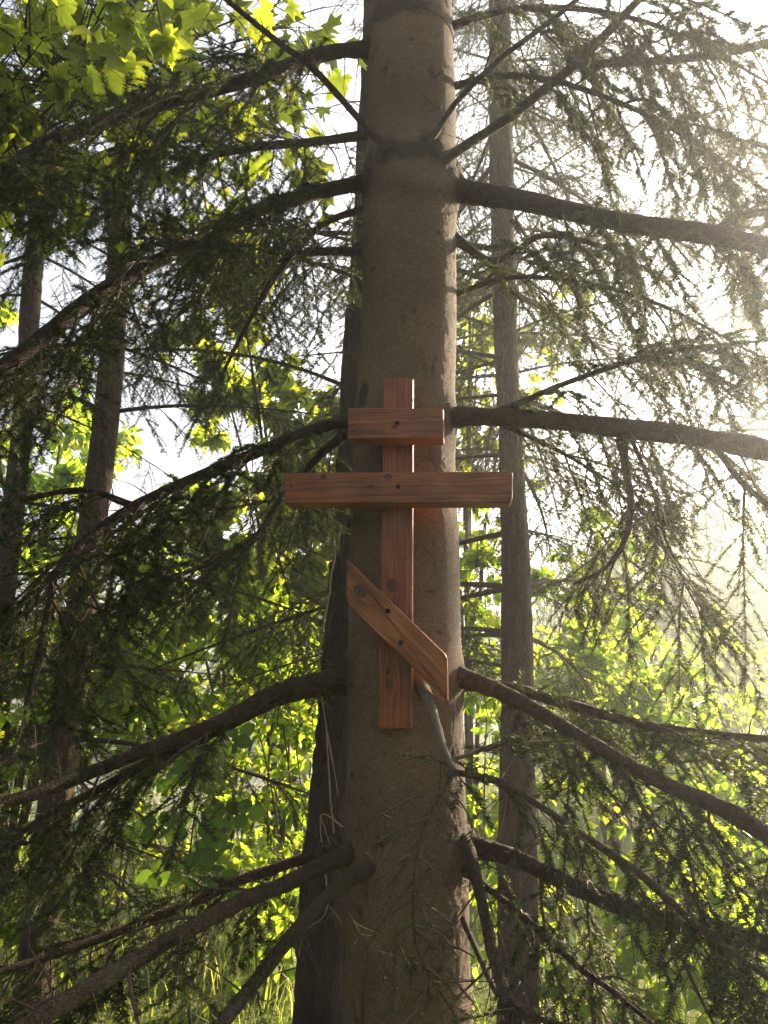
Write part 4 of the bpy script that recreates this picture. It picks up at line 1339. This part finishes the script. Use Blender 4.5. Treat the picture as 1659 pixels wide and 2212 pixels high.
# broadleaf understory between the trunks: one thing for each bush and sapling
SH = [
    # name, label, base x, base y, stem tips (photo x, y, Y), leaves, size, template, singles
    ('leafy_sapling', 'bright round leaved sapling right of the slim spruce trunk', (1.9, 5.4), [(1250, 1180, 5.3), (1350, 1300, 5.2), (1180, 1250, 5.5), (1430, 1440, 5.0), (1300, 1080, 5.6), (1220, 1400, 5.2)], 1900, 0.085, LEAF_OVATE, 260),
    ('leafy_sapling', 'bright leafy sapling seen between the big spruce and the slim trunk', (0.85, 5.6), [(1040, 1180, 5.6), (1020, 1300, 5.5), (1060, 1400, 5.3), (1030, 1080, 5.8), (1090, 1500, 5.2)], 1300, 0.08, LEAF_OVATE, 200),
    ('leafy_bush', 'low bush with rounded leaves at the lower right below the drooping branches', (1.75, 4.2), [(1350, 1760, 4.1), (1500, 1800, 4.0), (1260, 1820, 4.2), (1420, 1900, 3.9), (1600, 1960, 3.9), (1300, 2000, 4.0), (1550, 2080, 3.8), (1230, 2080, 4.0)], 1500, 0.075, LEAF_ROUND, 280),
    ('leafy_bush', 'rounded leaf bush at the right edge in front of the bright lawn', (2.6, 5.2), [(1480, 1520, 5.0), (1560, 1480, 5.2), (1620, 1820, 4.8), (1400, 1500, 5.1), (1650, 1700, 5.0), (1540, 1600, 5.1)], 1000, 0.078, LEAF_ROUND, 140),
    ('leafy_sapling', 'light green sapling left of the dark furrowed trunk at mid height', (-0.75, 6.2), [(620, 1180, 6.1), (560, 1280, 6.0), (660, 1320, 6.2), (500, 1380, 6.0), (600, 1420, 5.8), (680, 1450, 6.0), (540, 1120, 6.4)], 2100, 0.085, LEAF_ROUND, 220),
    ('leafy_sapling', 'light green sapling rising behind the slender reddish conifer', (-2.3, 7.0), [(330, 1240, 6.8), (250, 1350, 6.7), (400, 1380, 6.7), (180, 1250, 7.0), (300, 1500, 6.4), (100, 1330, 7.0), (420, 1260, 7.0)], 1900, 0.085, LEAF_OVATE, 160),
    ('leafy_bush', 'pale green bush in front of the bright pond at the left', (-1.35, 6.6), [(480, 1560, 6.5), (560, 1620, 6.3), (400, 1640, 6.3), (620, 1560, 6.5), (660, 1680, 6.2), (520, 1720, 6.1)], 900, 0.08, LEAF_ROUND, 180),
    ('leafy_bush', 'small bush of pale leaves low beside the dark furrowed trunk', (-0.75, 5.2), [(640, 1700, 5.1), (600, 1800, 5.0), (660, 1900, 5.0), (560, 1860, 4.9)], 420, 0.075, LEAF_OVATE, 120),
    ('leafy_bush', 'shaded green bush at the lower left edge behind the thick branches', (-2.2, 5.0), [(60, 1900, 4.9), (160, 1940, 4.9), (20, 1780, 5.0), (220, 1860, 5.0)], 520, 0.075, LEAF_OVATE, 120),
    ('leafy_bush', 'bright bush low between the big spruce and the slim trunk', (0.8, 4.8), [(1050, 1640, 4.8), (1040, 1800, 4.7), (1060, 1960, 4.6), (1120, 1700, 4.9)], 420, 0.07, LEAF_ROUND, 90),
]
for (nm, lb, (bx, by), tips, nl_, sz, tm, sg) in SH:
    bs = gbase(bx, by)
    st = [stem_to(x, y, Y, bs + np.array([rng.normal() * 0.08, rng.normal() * 0.08, 0]), r0=0.011 if 'sapling' in nm else 0.007, bend=0.10) for x, y, Y in tips]
    leafy(nm, lb, 'sapling' if 'sapling' in nm else 'bush', bs, st, nl_, sz, tm, 'leaf_round', 'leaf_mass', mass_tmpl=LEAF_MID, singles=sg, sub=14, sub_len=0.42, low_t=0.45 if 'sapling' in nm else 0.3, group='saplings and bushes behind the spruces')

# the locust sapling with paired leaflets, standing before the pond
lb_ = gbase(-0.92, 4.3)
loc = root('locust_sapling', lb_, 'dark stemmed locust sapling with paired oval leaflets, before the pond', 'sapling')
LS = [[(445, 1640), (425, 1740), (415, 1800), (405, 1900), (398, 2000), (396, 2100)]]
pth = np.array([[*P(x, y, 4.2), 0.004] for x, y in LS[0]][::-1])
pth = np.vstack([[*lb_, 0.007], pth])
sm = smooth_path(pth, 40)
V, q, tr = limb(sm[:, :3], np.linspace(0.0075, 0.0022, 40), 7)
link('stem', mesh_data('stem', V - lb_, q, tr, M['branch'], True), loc)
for (x0, y0, x1, y1, sag, npair, Ya, Yb, ls) in [(416, 1790, 292, 1796, 6, 5, 4.2, 4.15, 36), (418, 1782, 535, 1760, -6, 4, 4.2, 4.12, 40), (428, 1720, 470, 1640, 0, 3, 4.2, 4.1, 44), (432, 1700, 398, 1642, 4, 2, 4.2, 4.2, 42), (410, 1850, 475, 1835, 10, 3, 4.2, 4.0, 44),
                                                 (404, 1890, 330, 1890, 6, 3, 4.2, 4.2, 34), (440, 1650, 520, 1590, -4, 3, 4.2, 4.25, 36), (436, 1680, 350, 1690, 4, 3, 4.2, 4.4, 34), (405, 1880, 490, 1920, -10, 3, 4.2, 4.05, 40)]:
    a, b = P(x0, y0, Ya), P(x1, y1, Yb)
    pts = [a * (1 - t) + b * t + np.array([0, 0, 0.02 * math.sin(t * 3.1) - sag * 0.0004 * t]) for t in np.linspace(0, 1, 10)]
    Vx, qx, tx = limb(np.array(pts), np.linspace(0.0016, 0.0007, 10), 5)
    rk = link('leaf_stalk', mesh_data('leaf_stalk', Vx - lb_, qx, tx, M['twig'], True), loc)
    dirv = nrm(b - a)
    side = nrm(np.cross(dirv, np.array([0.15, -0.75, 0.65])))
    for k in range(npair):
        t = (k + 0.8) / (npair + 0.35)
        pp = a * (1 - t) + b * t + np.array([0, 0, 0.02 * math.sin(t * 3.1) - sag * 0.0004 * t])
        for sg in (1, -1):
            ax = nrm(side * sg + dirv * 0.35 + rng.normal(size=3) * 0.12)
            nn = nrm(np.array([0.1, -0.75, 0.65]) + rng.normal(size=3) * 0.3)
            s = ls * (0.8 + 0.35 * rng.random()) * depth_of(pp) / FPX * 1.0
            x, y, z = leaf_frames(pp[None], ax[None], nn[None], s)
            leaf_object('leaflet', LEAF_ROUND, 'leaf_locust', rk, lb_, pp, x[0], y[0], z[0], s)
    ax = nrm(dirv + rng.normal(size=3) * 0.1)
    nn = nrm(np.array([0.1, -0.75, 0.65]) + rng.normal(size=3) * 0.2)
    s = ls * depth_of(b) / FPX * 1.05
    x, y, z = leaf_frames(b[None], ax[None], nn[None], s)
    leaf_object('leaflet', LEAF_ROUND, 'leaf_locust', rk, lb_, b, x[0], y[0], z[0], s)

# broadleaf trees a little further back, which fill the upper half
BT = [
    ('broadleaf_tree', 'yellow green broadleaf tree showing left of the big spruce trunk near the top', (-1.0, 7.8), 7.5, 5200, 0.15, LEAF_MAPLE_LOW, 1.5, 3.0),
    ('broadleaf_tree', 'green broadleaf tree showing between the left trunks at mid height', (-3.9, 8.6), 7.2, 6500, 0.15, LEAF_MID, 1.6, 2.0),
    ('broadleaf_tree', 'leafy tree behind the left edge above the thin conifer', (-5.4, 8.0), 8.0, 5000, 0.15, LEAF_MID, 1.7, 2.5),
    ('broadleaf_tree', 'broadleaf tree glimpsed just right of the big spruce trunk near the top', (0.9, 8.6), 7.6, 1500, 0.12, LEAF_MAPLE_LOW, 1.1, 4.2),
    ('broadleaf_tree', 'small broadleaf tree with pale leaves behind the right hand branches', (2.6, 9.5), 3.0, 2600, 0.11, LEAF_MID, 1.3, 1.2),
    ('broadleaf_tree', 'low broadleaf tree in the haze near the right edge, before the willow', (4.6, 10.6), 3.4, 3200, 0.12, LEAF_MID, 1.3, 0.4),
    ('broadleaf_tree', 'low spreading broadleaf tree behind the dark furrowed trunk', (-1.9, 9.8), 4.8, 5600, 0.13, LEAF_MID, 1.5, 1.4),
]
for (nm, lb, (bx, by), H, nl_, sz, tm, spread, lowz) in BT:
    bs = gbase(bx, by)
    st = []
    for k in range(9):
        a = k * 2.4 + rng.random()
        rr = spread * (0.35 + 0.65 * rng.random())
        top = bs + np.array([math.cos(a) * rr, math.sin(a) * rr, lowz + (H - lowz) * rng.random()])
        mid = bs + np.array([math.cos(a) * rr * 0.25, math.sin(a) * rr * 0.25, (top[2] - bs[2]) * 0.55])
        st.append([[*bs, 0.03], [*(bs * 0.5 + mid * 0.5), 0.024], [*mid, 0.02], [*((mid + top) / 2 + np.array([0, 0, 0.15])), 0.012], [*top, 0.004]])
    leafy(nm, lb, 'tree', bs, st, nl_, sz, tm, 'leaf_round', 'maple_mass' if tm is LEAF_MAPLE_LOW else 'leaf_mass', sub=14, sub_len=1.0, low_t=0.5, bark='branch', stem_name='limb', group='broadleaf trees behind the conifers')

# ------------------------------------------------------------------ the far side of the pond
def crown_tree(label, bx, by, H, R, n, mat, group, leaf=0.5, low=0.12):
    bs = gbase(bx, by)
    t = root('far_tree', bs, label, 'tree', group)
    pts = np.array([[*bs, 0.22], [bs[0] + 0.1, bs[1], bs[2] + H * 0.4, 0.16], [bs[0] + 0.1, bs[1] + 0.1, bs[2] + H * 0.9, 0.04]])
    sm = smooth_path(pts, 12)
    V, q, tr = limb(sm[:, :3], sm[:, 3], 8)
    link('trunk', mesh_data('trunk', V - bs, q, tr, M['trunk_dark'], True), t)
    nc = 34
    c = rng.normal(size=(nc, 3))
    c = nrm(c) * (rng.random((nc, 1)) ** 0.4)
    c = c * np.array([R, R, H * 0.45]) + bs + np.array([0, 0, H * (low + 0.45)])
    i = rng.integers(0, nc, n)
    p = c[i] + nrm(rng.normal(size=(n, 3))) * (rng.random((n, 1)) ** 0.5) * R * 0.36
    ax = nrm(rng.normal(size=(n, 3)) + np.array([0, 0, -0.4]))
    nor = nrm(rng.normal(size=(n, 3)) * 0.6 + np.array([0, 0, 1.0]))
    V, Q, T = leaf_mass(LEAF_LOW, p, ax, nor, leaf * (0.6 + 0.7 * rng.random(n)))
    link('crown', mesh_data('crown', V - bs, Q, T, M[mat], True), t)['kind'] = 'stuff'
    return t


for k, bx in enumerate(np.arange(-27, 30, 4.4)):
    by = 44 + 5 * math.sin(k * 2.3) + abs(bx) * 0.1
    crown_tree('hazy green tree in the far wood across the pond', float(bx + rng.normal()), float(by), float(7.5 + 2.5 * rng.random()), float(3.0 + rng.random()), 900, 'leaf_far', 'trees of the far wood', 0.5)

# weeping willow at the right, hanging curtains of narrow leaves
wb = gbase(8.6, 20.0)
wil = root('willow_tree', wb, 'pale weeping willow with hanging curtains of leaves at the right edge', 'tree')
sm = smooth_path(np.array([[*wb, 0.3], [wb[0] + 0.1, wb[1], wb[2] + 2, 0.24], [wb[0], wb[1] + 0.1, wb[2] + 5.0, 0.12], [wb[0], wb[1], wb[2] + 7.0, 0.03]]), 16)
V, q, tr = limb(sm[:, :3], sm[:, 3], 10)
link('trunk', mesh_data('trunk', V - wb, q, tr, M['trunk_dark'], True), wil)
ns = 700
aa, rr = rng.random(ns) * 6.2832, 4.6 * rng.random(ns) ** 0.5
topz = 7.4 - 0.16 * rr ** 2 * 0.6 + rng.normal(size=ns) * 0.35
p0 = wb + np.stack([np.cos(aa) * rr, np.sin(aa) * rr, topz], -1)
out = np.stack([np.cos(aa), np.sin(aa), 0 * aa], -1)
Ls = 2.6 + 3.4 * rng.random(ns)
Ls = np.minimum(Ls, p0[:, 2] - wb[2] - 0.3)
t_ = np.linspace(0, 1, 8)[None, :, None]
strands = p0[:, None] + out[:, None] * 0.4 * np.sqrt(t_) - np.array([0, 0, 1.0]) * Ls[:, None, None] * t_ + rng.normal(size=(ns, 1, 3)) * 0.12 * t_
Vt, qt = tubes(strands, np.full(ns, 0.006), np.full(ns, 0.003), 3)
hang = link('hanging_shoots', mesh_data('hanging_shoots', Vt - wb, qt, mats=M['twig']), wil)
hang['kind'] = 'stuff'
nw_ = 24000
i = rng.integers(0, ns, nw_)
u = rng.random(nw_) * 6.99
k = u.astype(int)
f = (u - k)[:, None]
p = strands[i, k] * (1 - f) + strands[i, k + 1] * f + rng.normal(size=(nw_, 3)) * 0.04
ax = nrm(rng.normal(size=(nw_, 3)) * 0.5 + np.array([0, 0, -1.0]))
V, Q, T = leaf_mass(LEAF_NARROW, p, ax, nrm(rng.normal(size=(nw_, 3))), 0.3 * (0.7 + 0.6 * rng.random(nw_)))
link('foliage', mesh_data('foliage', V - wb, Q, T, M['leaf_willow'], True), wil)['kind'] = 'stuff'

# ------------------------------------------------------------------ reeds, grass, vines
for (cx, cy, nb, lbl) in [(-2.6, 12.6, 60, 'clump of tall reeds at the pond edge nearest the dark furrowed trunk'), (-3.9, 12.9, 60, 'clump of tall reeds at the pond edge behind the locust sapling'), (-5.6, 13.2, 60, 'clump of tall reeds at the pond edge towards the left conifers')]:
    bs = gbase(cx, cy)
    rt = root('reed_clump', bs, lbl, 'reeds', 'reeds along the pond edge')
    pp = bs + np.stack([rng.normal(size=nb) * 0.45, rng.normal(size=nb) * 0.3, np.zeros(nb)], -1)
    pp[:, 2] = ground_z(pp[:, 0], pp[:, 1])
    dv = nrm(np.stack([rng.normal(size=nb) * 0.14, rng.normal(size=nb) * 0.1, np.ones(nb)], -1))
    pol = curve_polys(pp, dv, 1.1 + 0.7 * rng.random(nb), 0.05 + 0.12 * rng.random(nb), 6, 0.08)
    w = nrm(np.cross(dv, rng.normal(size=(nb, 3))))
    wid = np.linspace(1, 0.05, 6)[None, :, None] * 0.012
    V = np.stack([pol - w[:, None] * wid, pol + w[:, None] * wid], 2)
    base_mesh_q = []
    for j in range(nb):
        Vj = V[j].reshape(-1, 3) - bs
        qj = np.array([(2 * a, 2 * a + 1, 2 * a + 3, 2 * a + 2) for a in range(5)])
        link('blade', mesh_data('blade', Vj, qj, mats=M['reed'], smooth=True), rt)


def grass_field(n, x0, x1, y0, y1, hmin, hmax, wide):
    x = x0 + (x1 - x0) * rng.random(n)
    y = y0 + (y1 - y0) * rng.random(n) ** 1.2
    keep = (pond_mask(x, y) < 0.25) & ((vnoise(x * 1.6, y * 1.6, x * 0, 12) + 0.4 * rng.random(n)) > 0.48)
    x, y = x[keep], y[keep]
    n = len(x)
    p = np.stack([x, y, ground_z(x, y) - 0.01], -1)
    h = (hmin + (hmax - hmin) * rng.random(n) ** 1.6) * (0.6 + 0.8 * vnoise(x * 0.9, y * 0.9, x * 0, 17))
    a = rng.random(n) * 6.2832
    lean = 0.3 + 0.9 * rng.random(n)
    o = np.stack([np.cos(a), np.sin(a), 0 * a], -1)
    w = np.stack([-np.sin(a), np.cos(a), 0 * a], -1) * (wide * (0.6 + 0.8 * rng.random(n)))[:, None]
    up = np.array([0, 0, 1.0])
    m1 = p + up * h[:, None] * 0.55 + o * (h * lean * 0.25)[:, None]
    tp = p + up * h[:, None] * (1.0 - 0.25 * lean[:, None]) + o * (h * lean * 0.9)[:, None]
    V = np.stack([p - w, p + w, m1 + w * 0.7, m1 - w * 0.7, tp], 1).reshape(-1, 3)
    b = np.arange(n)[:, None] * 5
    q = b + np.array([[0, 1, 2, 3]])
    t = b + np.array([[3, 2, 4]])
    return V, q, t


V1, q1, t1 = grass_field(34000, -7, 8, 3.0, 14, 0.06, 0.34, 0.0045)
V2, q2, t2 = grass_field(20000, -12, 14, 12, 34, 0.08, 0.3, 0.010)
V = np.vstack([V1, V2])
tag(link('grass', mesh_data('grass', V, np.vstack([q1, q2 + len(V1)]), np.vstack([t1, t2 + len(V1)]), M['grass'], True)), 'uneven sunlit grass covering the ground behind the trunks', 'grass', kind='stuff')


def vine(label, pts, r0, r1, side=()):
    w = np.array([P(x, y, Y) for x, y, Y in pts])
    base = w[-1]
    t = root('hanging_vine', base, label, 'vine', 'pale dry vines and shoots')
    sm = smooth_path(w, max(24, len(pts) * 9))
    sm = sm + np.cumsum(rng.normal(size=sm.shape) * 0.0012, axis=0)
    V, q, tr = limb(sm, np.linspace(r0, r1, len(sm)), 6)
    link('vine_stem', mesh_data('vine_stem', V - base, q, tr, M['vine'], True), t)
    for (i, dx, dy, dz) in side:
        a = sm[int(i * (len(sm) - 1))]
        pl = np.array([a + np.array([dx, dy, dz]) * u + np.array([0, 0, -0.04]) * u * u for u in np.linspace(0, 1, 8)])
        V, q, tr = limb(pl, np.linspace(r1 * 1.2, r1 * 0.6, 8), 5)
        link('side_shoot', mesh_data('side_shoot', V - base, q, tr, M['vine'], True), t)


vine('long pale vine curving down past the left conifer branches', [(335, 1085, 1.85), (282, 1130, 1.84), (245, 1220, 1.83), (205, 1310, 1.82), (150, 1380, 1.81), (95, 1440, 1.8), (60, 1520, 1.79), (40, 1600, 1.79)], 0.0024, 0.0012, [(0.5, -0.08, 0, -0.18), (0.7, -0.04, 0, -0.16), (0.8, 0.03, 0, -0.15)])
vine('thin pale shoot arching from the main cross bar towards the lower left', [(520, 1000, 2.02), (470, 1090, 2.02), (440, 1170, 2.02), (405, 1235, 2.02), (368, 1262, 2.02)], 0.0016, 0.0009, [(0.8, 0.02, 0, -0.1)])
vine('pale vine looping up the dark furrowed trunk beside the big spruce', [(735, 1140, 3.1), (716, 1240, 3.15), (700, 1330, 3.2), (690, 1450, 3.2), (705, 1560, 3.2), (712, 1700, 3.2), (722, 1800, 3.2)], 0.0045, 0.003, [(0.4, -0.12, 0, 0.1), (0.7, 0.05, 0, -0.2)])
vine('pale shoot curling over the left branch below the maple leaves', [(80, 335, 1.78), (95, 270, 1.78), (125, 220, 1.79), (165, 205, 1.8)], 0.0018, 0.001)
vine('thin pale shoot rising above the middle left branch', [(190, 690, 1.8), (240, 600, 1.84), (310, 530, 1.88), (390, 485, 1.92), (470, 470, 1.95)], 0.0018, 0.0009, [(0.6, 0.02, 0, 0.06)])
vine('kinked pale dead twigs in front of the dark furrowed trunk low down', [(745, 1790, 3.0), (700, 1760, 3.0), (690, 1800, 3.0), (700, 1960, 3.0), (650, 2010, 3.0), (640, 2060, 3.0)], 0.003, 0.0015, [(0.3, 0.1, 0, -0.25), (0.6, 0.12, 0, -0.12)])

# ------------------------------------------------------------------ the air
def haze_box(density, aniso):
    m, nt, out = mat_new('haze_air')
    v = N(nt, 'ShaderNodeVolumePrincipled')
    v.inputs['Color'].default_value = (0.86, 0.92, 1.0, 1)
    v.inputs['Density'].default_value = density
    v.inputs['Anisotropy'].default_value = aniso
    nt.links.new(v.outputs[0], out.inputs['Volume'])
    x0, x1, y0, y1, z0, z1 = -175, 175, -85, 245, -4.0, 14.0
    V = np.array([(x, y, z) for z in (z0, z1) for y in (y0, y1) for x in (x0, x1)], float)
    q = [(0, 2, 3, 1), (4, 5, 7, 6), (0, 1, 5, 4), (1, 3, 7, 5), (3, 2, 6, 7), (2, 0, 4, 6)]
    tag(link('haze', mesh_data('haze', V, q, mats=m)), 'thin bright haze hanging in the air between the trees', 'haze', kind='stuff')


HAZE = 0.0085
if HAZE > 0:
    haze_box(HAZE, 0.82)
